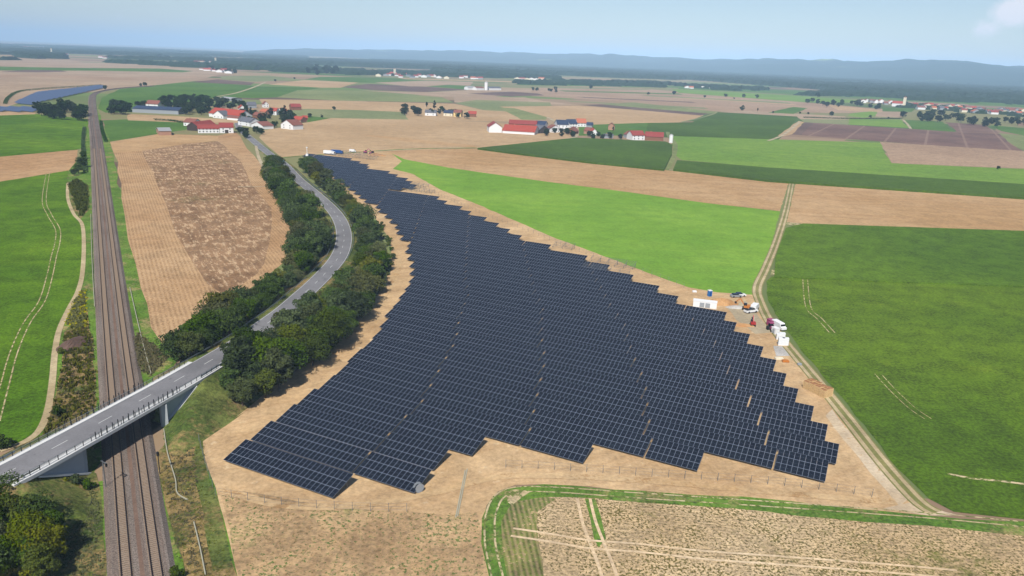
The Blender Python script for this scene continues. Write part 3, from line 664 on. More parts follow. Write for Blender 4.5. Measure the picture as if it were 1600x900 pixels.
# ------------------------------------------------------------------ solar field
AZ = R(-25.7); UX = Vector((math.cos(AZ), math.sin(AZ), 0)); BY = Vector((-math.sin(AZ), math.cos(AZ), 0))
V0, VP, MW, MH, TILT = 102.43, 9.37, 1.165, 2.30, math.acos(6.66/6.9)
def kv(px, z): q = at(px[0], px[1], z); return q.dot(UX), (q.dot(BY)-V0)/VP
leftpx = [(353, 716.7), (394, 685), (434, 658), (468, 632), (500, 607), (540, 570), (589, 519), (602, 494), (621, 466), (636, 445), (638, 420), (635, 400), (627, 381), (613, 354), (597, 337), (576, 322), (542, 296), (508, 272), (478, 249), (470, 243)]
LB = [kv(p, .8) for p in leftpx]
RB = {}
for k, p in enumerate([(515.8, 778.2), (649, 771), (677, 734.5), (737, 712), (910, 722), (1088, 738.5), (1283, 753)]): RB[k] = kv(p, .8)[0]
for p in [(1307.8, 692), (1290, 661), (1268, 631), (1244, 605.6), (1224, 582), (1209, 560), (1195, 540), (1173, 520), (1152, 504), (1133.5, 486), (1076, 465), (1028, 446), (901, 425), (913, 401.6), (857.7, 384.6), (843, 376), (820.6, 365.5), (800, 356), (781, 347.4), (763, 339.3), (736.7, 330.8), (721, 323), (697, 314.4), (685.4, 307.4), (629.4, 298), (621, 292), (647, 289.5), (634, 279.4), (619.3, 273), (610, 267.8), (586.7, 260), (576, 257)]:
    u, k = kv(p, 2.6); k = round(k-.71); RB.setdefault(k, u)
GP = {}
for p in [(1214.4, 706.7), (1202, 673), (1189, 648), (1173, 621), (1154, 595.6), (1139, 574), (1127.5, 553), (1117, 535), (1099, 517), (1081, 500)]:
    u, k = kv(p, 1.7); GP[round(k-.4)] = u
for p in [(579.5, 711), (611, 680), (637, 652), (664, 626.7)]:
    u, k = kv(p, 1.7); GP.setdefault(round(k-.4), u+89.1)
GP[0] = RB[0]+89.1+.5
GP.setdefault(5, (GP.get(4, -10)+GP.get(6, -16))/2)
def interp(dct, k):
    if k in dct: return dct[k]
    ks = sorted(dct); lo = [q for q in ks if q < k]; hi = [q for q in ks if q > k]
    if not hi: a, b = ks[-4], ks[-1]; return dct[b]+(dct[b]-dct[a])/(b-a)*(k-b)
    if not lo: return dct[hi[0]]
    a, b = lo[-1], hi[0]; return dct[a]+(dct[b]-dct[a])*(k-a)/(b-a)
def leftu(k):
    for (u0, k0), (u1, k1) in zip(LB, LB[1:]):
        if k0-.3 <= k <= k1: return u0+(u1-u0)*(k-k0)/(k1-k0)
    return LB[-1][0]
ct, st_ = math.cos(TILT), math.sin(TILT)
def slope_pt(x, y, dz=0): return (x, y*ct-dz*st_, .8+y*st_+dz*ct)
def module_faces(b, x0, y0):
    x1, y1 = x0+MW-.016, y0+MH-.02; P = []
    for dz in (0, .04):
        for (x, y) in ((x0, y0), (x1, y0), (x1, y1), (x0, y1)): P.append(slope_pt(x, y, dz))
    b.hexa(P, 0); fx, fy = .034, .05
    ym = (y0+y1)/2
    b.face([slope_pt(x0+fx, y0+fy, .044), slope_pt(x1-fx, y0+fy, .044), slope_pt(x1-fx, ym-.008, .044), slope_pt(x0+fx, ym-.008, .044)], 1)
    b.face([slope_pt(x0+fx, ym+.008, .044), slope_pt(x1-fx, ym+.008, .044), slope_pt(x1-fx, y1-fy, .044), slope_pt(x0+fx, y1-fy, .044)], 1)
mod = MB(); module_faces(mod, 0, 0); MODM = mod.mesh('solar_module', [M['module_frame'], M['cells']])
MODM_OFF = {}
cache = {}
def row_mesh(n, r):
    if (n, r) not in cache:
        b = MB()
        for i in range(n): module_faces(b, i*MW, r*MH)
        cache[(n, r)] = b.mesh('module_row', [M['module_frame'], M['cells']])
    return cache[(n, r)]
def frame_mesh(n):
    if ('f', n) not in cache:
        b = MB(); L = n*MW
        for y in (.5, 1.8, 2.8, 4.1, 5.1, 6.4): b.bar(slope_pt(.05, y, -.06), slope_pt(L-.05, y, -.06), .06, .08)
        nx = max(2, int(L/3.4)+1)
        for i in range(nx):
            x = .5+(L-1)*i/(nx-1)
            b.bar(slope_pt(x, .3, -.14), slope_pt(x, 6.6, -.14), .08, .1)
            for y in (1.5, 5.3):
                q = slope_pt(x, y, -.18); b.bar((q[0], q[1], 0), q, .12, .12)
        cache[('f', n)] = b.mesh('support_frame', M['zinc'])
    return cache[('f', n)]
ntab = 0; rackends = []; lastsol = {}
rowtabs = {}
for k in range(0, 42):
    uL, uR = leftu(k), interp(RB, k); g = interp(GP, k); j0 = math.floor((uL-g)/29.7)-1; tabs = []
    for j in range(j0, j0+12):
        a = g+29.7*j+.29; i0, i1 = 0, 25
        while i0 < 25 and a+(i0+.5)*MW < uL: i0 += 1
        while i1 > 0 and a+(i1-.5)*MW > uR+.2: i1 -= 1
        if i1-i0 >= 4: tabs.append((a+i0*MW, i1-i0))
    rowtabs[k] = tabs
for k, tabs in rowtabs.items():
    for i, (u0, n) in enumerate(tabs):
        o_ = UX*u0+BY*(V0+VP*k)
        t = empty('solar_table', (o_.x, o_.y, 0), AZ); t.scale = (1.013 if k > 10 else 1.006, 1, 1); ntab += 1
        where = 'nearest' if k == 0 else ('farthest' if k == 41 else nth(k+1))
        if len(tabs) == 1: lab = f'dark blue solar table, the only one in the {where} row of the solar field'
        else: lab = f'dark blue solar table, {nth(i+1)} from the left in the {where} row of the solar field'
        tag(t, lab, 'solar table', 'solar tables of the large field')
        lone = k <= 6 and (i >= len(tabs)-2)
        if lone:
            for r in range(3):
                for c in range(n):
                    s = link('solar_module', MODM, t, (c*MW, r*MH*ct, r*MH*st_))
        else:
            for r in range(3): link('module_row', row_mesh(n, r), t)
        link('support_frame', frame_mesh(n), t)
print('tables', ntab)
# bare mounting racks still without modules, along the upper right edge
def rack(px0, px1, label, depth=5.4):
    a, b_ = at(*px0), at(*px1); u0 = a.dot(UX); u1 = max(u0+6, b_.dot(UX)); v = a.dot(BY)
    L = u1-u0; o_ = UX*u0+BY*v; b = MB(); nx = max(2, int(L/3.4)+1)
    t = empty('mounting_rack', (o_.x, o_.y, 0), AZ); tag(t, label, 'mounting rack', 'bare racks waiting for solar modules')
    for i in range(nx):
        x = L*i/(nx-1); b.bar(slope_pt(x, .3, -.14), slope_pt(x, 6.6, -.14), .1, .12)
    b.build('rafters', M['zinc'], t); b = MB()
    for y in (.5, 1.8, 2.8, 4.1, 5.1, 6.4): b.bar(slope_pt(0, y, -.05), slope_pt(L, y, -.05), .08, .08)
    b.build('purlins', M['zinc'], t); b = MB()
    for i in range(nx):
        x = L*i/(nx-1)
        for y in (1.5, 5.3): q = slope_pt(x, y, -.2); b.bar((q[0], q[1], 0), q, .13, .13)
    b.build('posts', M['zinc'], t)
rack((905, 424), (975, 437), 'bare grey mounting rack beside the notch in the upper right edge of the solar field')
rack((918, 412), (985, 424), 'bare grey mounting rack behind the notch in the upper right edge of the solar field')
rack((862, 388), (890, 393), 'small bare mounting rack between the bright green field and the upper solar rows')
rack((633, 299), (672, 304), 'bare pale mounting rack in the far notch of the solar field')
rack((640, 292), (662, 295), 'bare mounting rack behind another in the far notch of the solar field')
rack((512, 243), (570, 253), 'bare mounting rack at the far end of the solar field beside the blue truck')
rack((530, 240), (580, 248), 'rearmost bare mounting rack at the far tip of the solar field')

# ------------------------------------------------------------------ trees
def rand_unit():
    v = rng.normal(size=3); return v/np.linalg.norm(v)
def crown_mesh(name, mat, Rx, Hc, zc, nclump, nleaf, leaf, seed, conical=0.0, flat=.75):
    """leaf-sized faces on a cloud of clumps that fill an uneven crown"""
    r = np.random.default_rng(seed); V = []; Fc = []
    cl = []
    for i in range(nclump):
        while True:
            q = r.uniform(-1, 1, 3)
            if .25 < np.linalg.norm(q) < 1: break
        s = 1.0-conical*(q[2]+1)/2
        c = np.array([q[0]*Rx*.72*s, q[1]*Rx*.72*s, zc+q[2]*Hc*.72]); cl.append((c, r.uniform(.2, .46)*Rx*(.55+.45*s)))
    for i in range(nleaf):
        c, rad = cl[i % nclump]; d = r.normal(size=3); d /= np.linalg.norm(d)
        if d[2] < -.2 and r.random() < .6: d[2] = -d[2]
        p = c+d*np.array([1, 1, flat])*rad*r.uniform(.72, 1.08)
        nrm_ = d+r.normal(size=3)*.55; nrm_ /= np.linalg.norm(nrm_)
        t1 = np.cross(nrm_, r.normal(size=3)); t1 /= np.linalg.norm(t1)+1e-9; t2 = np.cross(nrm_, t1); s = leaf*r.uniform(.6, 1.35)
        b = len(V); V += [tuple(p-t1*s*.5), tuple(p+t2*s*.38), tuple(p+t1*s*.55), tuple(p-t2*s*.38)]; Fc.append((b, b+1, b+2, b+3))
    me = bpy.data.meshes.new(name); me.from_pydata(V, [], Fc); me.materials.append(M[mat]); me.update(); return me
def trunk_mesh(name, h, r0, nl, seed, spread=1.8):
    r = random.Random(seed); b = MB(); segs = 4; p = Vector((0, 0, -.3)); rad = r0
    for i in range(segs):
        q = Vector((r.uniform(-.15, .15)*i, r.uniform(-.15, .15)*i, h*(i+1)/segs)); nr = r0*(1-.7*(i+1)/segs)
        base = len(b.v); n = 7
        for (c, rr) in ((p, rad), (q, nr)):
            for k in range(n): a = 2*PI*k/n; b.v.append((c.x+rr*math.cos(a), c.y+rr*math.sin(a), c.z))
        for k in range(n): j = (k+1) % n; b.f.append((base+k, base+j, base+n+j, base+n+k)); b.mi.append(0)
        p, rad = q, nr
    for i in range(nl):
        a = 2*PI*i/nl+r.uniform(-.4, .4); z = h*r.uniform(.35, .8)
        b.bar((0, 0, z), (math.cos(a)*spread, math.sin(a)*spread, z+r.uniform(.8, 2)), r0*.45)
    return b.mesh(name, M['bark'])
NEARP = []
for i in range(6):
    NEARP.append((crown_mesh('crown', 'leaf', 3.9+.5*(i % 3), 4.0+.5*(i % 2), 4.9, 30+4*i, 5600, .44, 100+i), trunk_mesh('trunk', 6, .22, 5, i)))
BUSHP = [crown_mesh('bush', 'leaf', 1.6, 1.3, 1.0, 8, 700, .3, 200+i) for i in range(3)]
FARP = [(crown_mesh('crown', 'leaf_far', 4.9, 5.0, 4.9, 18, 820, 1.15, 300+i), trunk_mesh('trunk', 6, .3, 0, i)) for i in range(5)]
CONP = [(crown_mesh('crown', 'leaf_con', 3.0, 6.5, 7.6, 18, 620, 1.0, 400+i, conical=.85), trunk_mesh('trunk', 8, .25, 0, i)) for i in range(2)]
def tree(kind, x, y, z, s, label, group=None, name='tree', sz=1.0, cat='tree'):
    P = {'near': NEARP, 'far': FARP, 'con': CONP}[kind]; cm, tm = random.choice(P)
    t = empty(name, (x, y, z), random.uniform(0, 2*PI)); t.scale = (s, s, s*sz); tag(t, label, cat, group)
    link('crown', cm, t); link('trunk', tm, t); return t
def road_near(x, y):
    q = Vector((x, y)); i = min(range(0, len(road)), key=lambda i: (road[i].xy-q).length); p = road[i]; return i, (p.xy-q).length, p.z
def inside(pt, pl):
    x, y = pt; c = False; n = len(pl)
    for i in range(n):
        x0, y0 = pl[i]; x1, y1 = pl[(i+1) % n]
        if (y0 > y) != (y1 > y) and x < (x1-x0)*(y-y0)/(y1-y0)+x0: c = not c
    return c
def scatter(pxpoly, zc, dmin, maxn, tries=6000, grow=0.0, rnd=None):
    rnd = rnd or random
    P = [at(x, y, zc).xy for x, y in pxpoly]; xs_ = [p.x for p in P]; ys_ = [p.y for p in P]; out = []
    pl = [(p.x, p.y) for p in P]
    for _ in range(tries):
        q = (rnd.uniform(min(xs_), max(xs_)), rnd.uniform(min(ys_), max(ys_)))
        if not inside(q, pl): continue
        dm_ = dmin*(1+grow*max(0, q[1]-200)/400)
        if all((q[0]-o[0])**2+(q[1]-o[1])**2 > dm_*dm_ for o in out):
            out.append(q)
            if len(out) >= maxn: break
    return out
Lp = [(268, 532), (310, 492), (360, 460), (410, 434), (446, 407), (463, 372), (464, 342), (449, 312), (431, 287), (416, 262), (424, 245), (436, 252), (450, 282), (472, 307), (490, 325), (503, 347), (506, 372), (495, 398), (466, 427), (436, 450), (396, 480), (346, 514), (300, 540), (275, 549)]
Rp = [(466, 250), (492, 283), (522, 312), (543, 338), (558, 362), (562, 392), (552, 418), (530, 436), (505, 455), (470, 480), (425, 500), (388, 518), (350, 545), (335, 570), (352, 598), (420, 572), (478, 538), (540, 486), (580, 443), (597, 402), (588, 368), (568, 332), (538, 300), (508, 272), (486, 250)]
for pl, nm, grp in ((Lp, 'left of the road', 'trees on the embankment left of the road'), (Rp, 'between road and solar field', 'trees between the road and the solar field')):
    pts = scatter(pl, 8.5, 4.6, 142, tries=30000, grow=.42); pts.sort(key=lambda q: road_near(*q)[0])
    idx = 0
    for (x, y) in pts:
        i, dd_, zr = road_near(x, y)
        if dd_ < (7.6 if y > 225 else 6.6): continue
        idx += 1
        z = max(0, zr-(dd_-5.4)*.55) if y < 560 else 0
        s = random.uniform(.8, 1.36)*(0.85 if dd_ < 9 else 1.0)*(1.18 if y > 290 else 1.0)
        tree('near', x, y, z-.2, s, f'leafy tree, {nth(idx)} from the bridge in the wooded strip {nm}', grp, 'broadleaf_tree', random.uniform(.85, 1.12))
# lower edge bushes fill the foot of the strips
def bushes(px, n, s, label, group, zc=.6, jitter=3.0, mat=None):
    L = pxline(px, zc); ss = arc(L)
    for i in range(n):
        p, v = sample(L, ss, ss[-1]*(i+.5)/n); x = p.x+random.uniform(-jitter, jitter); y = p.y+random.uniform(-jitter, jitter)
        o = link('bush', random.choice(BUSHP), None, (x, y, 0)); k = s*random.uniform(.7, 1.3); o.scale = (k, k, k*random.uniform(.8, 1.2)); o.rotation_euler.z = random.uniform(0, 6)
        if mat: o.data = o.data.copy(); o.data.materials.clear(); o.data.materials.append(M[mat])
        tag(o, label.format(nth(i+1)), 'bush', group)
bushes([(352, 622), (400, 600), (450, 570), (500, 540), (545, 502), (585, 462), (606, 420), (607, 385), (592, 350)], 26, 1.25, 'low bush, {} from the bridge along the foot of the right tree strip', 'bushes at the foot of the right tree strip', jitter=1.6)
bushes([(275, 555), (300, 545), (340, 530), (380, 505)], 6, 1.2, 'low bush, {} from the bridge along the inner foot of the left tree strip', 'bushes at the foot of the left tree strip', zc=3, jitter=1.0)
# lower left corner
for (x, y, s, lab) in [(18, 792, 1.05, 'dark tree in the lower left corner under the road embankment'), (8, 845, .9, 'dark tree at the left edge below its taller neighbour'), (75, 800, .95, 'leafy tree left of the railway casting a long shadow on the grass'), (92, 848, 1.0, 'leafy tree nearest the bottom edge beside the railway'), (62, 862, .8, 'small leafy tree between two larger ones in the lower left corner'), (40, 830, .75, 'small dark tree squeezed between taller ones in the lower left corner')]:
    s *= .86; p = at(x-22, y, 5.0*s); tree('near', p.x, p.y, 0, s, lab, 'trees in the lower left corner', 'broadleaf_tree')
for i_, (x, y, s) in enumerate([(30, 770, 1.0), (52, 800, 1.05), (0, 815, 1.1), (100, 820, .85), (72, 835, 1.1), (28, 865, 1.0), (0, 880, 1.0), (85, 880, .9)]):
    s *= .86; p = at(x-22, y, 5.0*s); tree('near', p.x, p.y, 0, s, f'dark tree, {nth(i_+1)} from the road embankment in the thicket at the lower left', 'thicket in the lower left corner', 'broadleaf_tree')
def one_bush(x, y, s, lab, mat=None, sz=1.0, z=0.0):
    p = at(x, y, .8*s); o = link('bush', random.choice(BUSHP), None, (p.x, p.y, z)); o.scale = (s, s, s*sz); tag(o, lab, 'bush', None)
    if mat: o.data = o.data.copy(); o.data.materials.clear(); o.data.materials.append(M[mat])
one_bush(88, 752, 1.5, 'dark green bush under the left end of the bridge wing wall')
one_bush(105, 760, 1.2, 'dark bush right of a larger one below the left wing wall')
one_bush(122, 752, 1.3, 'upright dark bush beside the left bridge abutment')
one_bush(140, 757, 1.1, 'small dark bush at the foot of the left bridge abutment')
one_bush(93, 642, 1.3, 'round dark bush at the edge of the green field above the bridge')
one_bush(97, 548, 1.0, 'small dark bush beside the brown heap left of the railway')
one_bush(45, 845, 1.6, 'yellow blooming bush among the trees in the lower left corner', 'leaf_olive')
one_bush(15, 888, 1.7, 'yellow green bush at the bottom left corner', 'leaf_olive')
one_bush(50, 885, 1.5, 'yellowish bush at the bottom edge beside the corner trees', 'leaf_olive')
one_bush(5, 690, 1.7, 'dark bush at the left edge beside the green field and the road')
one_bush(277, 895, 1.1, 'dark bush at the bottom edge right of the railway')
# railway-side trees upper left
for (x, y, s, lab) in [(122, 262, .8, 'dark tree left of the railway beside the tan field, nearest of its clump'), (127, 252, .85, 'dark tree left of the railway in the middle of its small clump'), (130, 241, .7, 'dark tree left of the railway, farthest of its small clump'), (115, 268, .55, 'small dark tree at the field side of the clump left of the railway')]:
    p = at(x, y, 5*s); tree('near', p.x, p.y, 0, s, lab, 'clump of trees left of the railway', 'broadleaf_tree')
# yellow bloom, brown heap and dry tufts
def tufts(pxp, n, mat, lab, h=.6, w=.5, zf=0.0):
    pts = scatter(pxp, 0, .25, n, tries=n*6) if n < 300 else None
    P = [at(x, y, 0).xy for x, y in pxp]; pl = [(p.x, p.y) for p in P]; xs_ = [p[0] for p in pl]; ys_ = [p[1] for p in pl]
    V = []; Fc = []; r = np.random.default_rng(len(pxp)*n); c = 0; tr_ = 0
    while c < n and tr_ < n*8:
        tr_ += 1; x = r.uniform(min(xs_), max(xs_)); y = r.uniform(min(ys_), max(ys_))
        if not inside((x, y), pl): continue
        c += 1; hh = h*r.uniform(.4, 1.4)
        for k in range(6):
            a = r.uniform(0, 2*PI); ox, oy = r.normal(0, w*.5, 2); dx, dy = math.cos(a)*w*.4, math.sin(a)*w*.4; lx, ly = r.normal(0, .25, 2)*hh
            b = len(V); V += [(x+ox-dx, y+oy-dy, 0), (x+ox+dx, y+oy+dy, 0), (x+ox+dx*.5+lx, y+oy+dy*.5+ly, hh), (x+ox-dx*.5+lx, y+oy-dy*.5+ly, hh)]; Fc.append((b, b+1, b+2, b+3))
    me = bpy.data.meshes.new('grass'); me.from_pydata(V, [], Fc); me.materials.append(M[mat]); me.update()
    tag(link('grass', me), lab, 'grass', None, 'stuff')
tufts([(250, 740), (262, 700), (290, 640), (300, 610), (335, 600), (350, 640), (318, 690), (325, 780), (365, 905), (292, 905), (268, 820)], 1500, 'grass_tuft', 'rough mixed grass between the railway and the solar site', .16, .4)
tufts([(258, 730), (280, 680), (300, 630), (322, 640), (305, 700), (312, 780), (330, 905), (290, 905), (268, 820)], 420, 'dry_tuft', 'dry brown weeds between the railway and the solar site', .3, .4)
tufts([(-30, 905), (-30, 780), (60, 740), (150, 755), (158, 800), (163, 905)], 1800, 'grass_tuft', 'rough grass and weeds left of the railway', .3, .4)
tufts([(30, 770), (80, 742), (120, 765), (105, 795), (60, 790)], 900, 'dry_tuft', 'dry brown scrub below the left end of the bridge', .8, .8)
tufts([(100, 570), (100, 525), (135, 490), (146, 540), (148, 640), (120, 655), (85, 675), (66, 686), (82, 640)], 700, 'dry_tuft', 'scrubby weeds between the green field and the railway', .35, .45)
tufts([(100, 570), (100, 525), (135, 490), (146, 540), (148, 640), (120, 655), (85, 675), (66, 686), (82, 640)], 380, 'leaf_olive', 'olive green brambles between the green field and the railway', .8, .6)
tufts([(104, 505), (118, 470), (132, 452), (134, 510), (118, 518)], 420, 'leaf_yellow', 'bright yellow blooming weeds left of the railway', .35, .8)
tufts([(104, 505), (118, 470), (132, 452), (134, 510), (118, 518)], 330, 'leaf_olive', 'olive weeds among the yellow blooming ones', .6, .6)
tufts([(108, 290), (120, 282), (136, 292), (136, 328), (126, 338)], 700, 'grass_tuft', 'reedy pale green thicket left of the railway', 1.4, .9)
tufts([(200, 560), (215, 520), (245, 545), (262, 560), (235, 590)], 500, 'grass_tuft', 'rough green grass at the bridge foot right of the railway', .5, .7)
tufts([(395, 790), (520, 795), (740, 805), (755, 900), (390, 900)], 1000, 'leaf_olive', 'scattered green weeds on the brown soil at the bottom edge', .12, .22)
b = MB(); hp = at(112, 540); 
GZ = .12
def heap(px, py, rx, ry, h, mat, name, label, cat, seed=1):
    p = at(px, py); r = random.Random(seed); b = MB(); n, mrings = 22, 6; b.v = []
    for i in range(mrings):
        f = i/(mrings-1)
        for k in range(n):
            a = 2*PI*k/n; rr = (1-f)*(1+r.uniform(-.1, .1)); b.v.append((math.cos(a)*rx*rr, math.sin(a)*ry*rr, h*(1-(1-f)**1.6)*r.uniform(.92, 1.05)-.05))
    for i in range(mrings-1):
        for k in range(n): j = (k+1) % n; b.f.append((i*n+k, i*n+j, (i+1)*n+j, (i+1)*n+k)); b.mi.append(0)
    o = b.build(name, M[mat], None, (p.x, p.y, GZ)); tag(o, label, cat); return o
heap(114, 538, 3.2, 6.5, 1.6, 'soil2', 'earth_heap', 'long brown earth heap in the scrub left of the railway', 'earth heap', 3)

# distant and village trees
def row_trees(pxp, n, dmin, s, label, group, kind='far', zc=5, name='tree', sz=1.0):
    pts = scatter(pxp, zc, dmin, n, tries=4000); pts.sort(key=lambda q: q[0]/q[1])
    for i, (x, y) in enumerate(pts): tree(kind, x, y, 0, s*random.uniform(.85, 1.15), label.format(nth(i+1)), group, name, sz)
row_trees([(55, 166), (80, 160), (118, 166), (134, 174), (134, 183), (100, 181), (60, 176)], 24, 6.5, 1.35, 'dark round tree, {} from the left in the copse left of the railway', 'trees of the copse beside the far railway')
row_trees([(166, 164), (182, 160), (206, 165), (206, 172), (170, 174)], 14, 6.5, 1.2, 'dark tree, {} from the left in the copse right of the far railway', 'trees of the copse before the long hall')
row_trees([(212, 160), (228, 158), (232, 163), (214, 165)], 4, 8, 1.0, 'dark tree, {} from the left beside the brown roofed house behind the hall', 'trees beside the house behind the hall')
row_trees([(250, 155), (300, 151), (385, 158), (388, 168), (340, 166), (322, 176), (275, 174), (255, 165)], 58, 7.5, 1.3, 'tall dark tree, {} from the left in the wood behind the farms', 'trees of the small wood behind the farms')
row_trees([(370, 172), (400, 166), (460, 172), (466, 196), (440, 194), (400, 190), (385, 186)], 30, 8, .95, 'dark garden tree, {} from the left in the hamlet at the road', 'garden trees of the roadside hamlet')
row_trees([(368, 200), (388, 199), (388, 208), (372, 210)], 4, 6, .85, 'dark roadside tree, {} from the left where the road enters the hamlet', 'roadside trees at the hamlet entrance')
row_trees([(398, 200), (408, 200), (410, 208), (402, 210)], 2, 5, .8, 'dark tree, {} from the left of the pair right of the road at the hamlet', 'pair of trees right of the road')
row_trees([(630, 168), (655, 168), (656, 178), (632, 178)], 5, 9, 1.3, 'dark tree, {} from the left at the west end of the lone farm', 'trees at the lone farm')
row_trees([(664, 168), (700, 170), (735, 176), (750, 180), (728, 180), (690, 176), (666, 175)], 9, 8, .95, 'dark tree, {} from the left among the houses of the lone farm', 'trees among the lone farm houses')
row_trees([(845, 200), (880, 200), (900, 205), (940, 206), (975, 206), (980, 212), (930, 212), (905, 210), (850, 206)], 17, 8, .75, 'dark garden tree, {} from the left in the hamlet with the large red barn', 'garden trees of the red barn hamlet')
row_trees([(1257, 160), (1275, 153), (1300, 158), (1345, 158), (1380, 165), (1378, 169), (1310, 166), (1260, 164)], 22, 13, 1.3, 'dark tree, {} from the left before the village with the white church', 'trees west of the church village')
row_trees([(1410, 178), (1440, 174), (1500, 180), (1522, 186), (1522, 192), (1470, 190), (1412, 184)], 26, 10, 1.4, 'dark tree, {} from the left in the tree belt below the church village', 'tree belt below the church village')
row_trees([(1527, 188), (1560, 185), (1600, 188), (1640, 192), (1640, 198), (1560, 196), (1527, 193)], 16, 10, 1.25, 'dark tree, {} from the left in the belt at the right edge', 'tree belt at the right edge')
row_trees([(478, 112), (495, 106), (528, 106), (530, 113), (500, 117)], 24, 20, 2.3, 'tall dark tree, {} from the left in the round copse before the far village', 'trees of the round copse')
row_trees([(832, 138), (845, 136), (876, 138), (876, 142), (834, 141)], 7, 14, 1.1, 'small dark tree, {} from the left in the short row on the far plain', 'short tree row on the far plain')
row_trees([(318, 100), (335, 100), (352, 108), (372, 112), (370, 120), (345, 116), (325, 110)], 16, 20, 1.7, 'dark tree, {} from the left beside the white farms on the far plain', 'trees beside the white farms')
for x, y, s, kd, lab in [(522, 169, .7, 'far', 'single dark tree standing alone in the tan field behind the hamlet'), (923, 135, 1.5, 'far', 'single large round tree on the far plain right of the short tree row'), (1053, 144, 1.5, 'far', 'tall single tree on the pink field of the far plain'), (1013, 146, 1.0, 'far', 'low round tree left of the tall single one on the far plain'), (1101, 150, .9, 'far', 'small single tree on the far plain right of the tall one'), (1134, 148, 1.3, 'far', 'round tree at the left end of the loose row on the far plain'), (1162, 149, 1.3, 'far', 'round tree in the middle of the loose row on the far plain'), (1183, 150, 1.25, 'far', 'round tree at the right end of the loose row on the far plain'), (1147, 153, .6, 'far', 'small bushy tree in the loose row on the far plain'), (1160, 168, 1.2, 'far', 'upright tree behind the dark green field right of centre'), (1184, 172, .7, 'con', 'small pointed tree right of the upright one behind the dark green field'), (1278, 148, 2.0, 'far', 'very tall tree standing over the village trees'), (1300, 177, 1.1, 'far', 'broad dark bush like tree before the brown ploughed field'), (1263, 177, .6, 'far', 'small tree left of the broad one before the brown field'), (1250, 176, .5, 'far', 'tiny tree at the corner of the dark green field'), (1360, 182, .7, 'far', 'low dark tree on the pale green field edge below the village'), (1388, 184, .5, 'far', 'small tree right of the low one below the village'), (1208, 175, .5, 'far', 'small tree on the edge of the dark green field'), (226, 131, 1.0, 'far', 'dark round tree at the far tan field edge'), (220, 132, .8, 'far', 'dark tree touching the left of a rounder one at the far field edge'), (164, 136, 1.0, 'far', 'single dark tree beside the far bend of the railway'), (484, 180, .7, 'far', 'small round tree on the grass right of the hamlet'), (503, 181, .45, 'far', 'tiny tree on the green patch right of the hamlet'), (430, 125, .8, 'far', 'small dark tree at the crossing of far farm tracks'), (460, 122, .7, 'far', 'small dark tree left of the far round copse'), (890, 205, .5, 'far', 'small tree by the lane between the barn hamlet houses'), (1560, 262, .45, 'far', 'dark low tree at the right end of the ploughed strip'), (667, 165, 1.0, 'con', 'pointed dark conifer behind the lone farm houses'), (679, 166, 1.25, 'con', 'tallest pointed conifer behind the lone farm'), (958, 203, .7, 'con', 'pointed conifer in the barn hamlet before the red roofed farm'), (392, 177, 1.1, 'con', 'pointed dark conifer in the roadside hamlet'), (445, 176, 1.3, 'con', 'tall dark conifer right of the orange house in the roadside hamlet')]:
    p = at(x, y, 5*s); tree(kd, p.x, p.y, 0, s, lab, None, 'conifer' if kd == 'con' else 'tree')
for i, x in enumerate([957, 964, 980, 990, 1013, 1020, 1027, 1034, 1047, 1055, 1070, 1085]):
    p = at(x, 128+(x-957)*.03, 8); tree('far', p.x, p.y, 0, random.uniform(1.2, 2.0), f'far tree, {nth(i+1)} from the left in the loose line before the wood', 'loose line of trees before the far wood')
# hedges
def hedge(px, w, h, label):
    L = pxline(px, 0, 8); ss = arc(L); r = np.random.default_rng(int(ss[-1])); V = []; Fc = []
    n = int(ss[-1]*w*h*1.6)+200
    n = min(n, 5000)
    for i in range(n):
        p, v = sample(L, ss, r.uniform(0, ss[-1])); nn = Vector((v.y, -v.x, 0)); e = r.uniform(-1, 1); zz = h*r.uniform(.1, 1)*(1-.3*e*e); c = p+nn*(e*w/2); c = np.array([c.x, c.y, zz])
        t1 = r.normal(size=3); t1 /= np.linalg.norm(t1); t2 = np.cross(t1, r.normal(size=3)); t2 /= np.linalg.norm(t2); s = r.uniform(.5, 1.1)
        b = len(V); V += [tuple(c-t1*s*.5), tuple(c+t2*s*.4), tuple(c+t1*s*.5), tuple(c-t2*s*.4)]; Fc.append((b, b+1, b+2, b+3))
    me = bpy.data.meshes.new('hedge'); me.from_pydata(V, [], Fc); me.materials.append(M['hedge']); me.update(); tag(link('hedge', me), label, 'hedge')
hedge([(241, 188), (262, 189), (286, 192)], 3, 2.5, 'clipped dark hedge between green and tan fields behind the open shed')
hedge([(158, 190), (160, 205), (166, 222)], 3, 2.0, 'scrubby hedge along the right side of the far railway')
hedge([(132, 200), (130, 225), (134, 270)], 3, 2.0, 'scrubby hedge along the left side of the railway')
hedge([(1255, 184), (1330, 186), (1408, 186)], 5, 2.5, 'thin dark hedge line between the village fields')
hedge([(8, 163), (15, 152), (35, 143), (90, 138), (160, 134)], 5, 3.0, 'low hedge behind the far blue solar park')
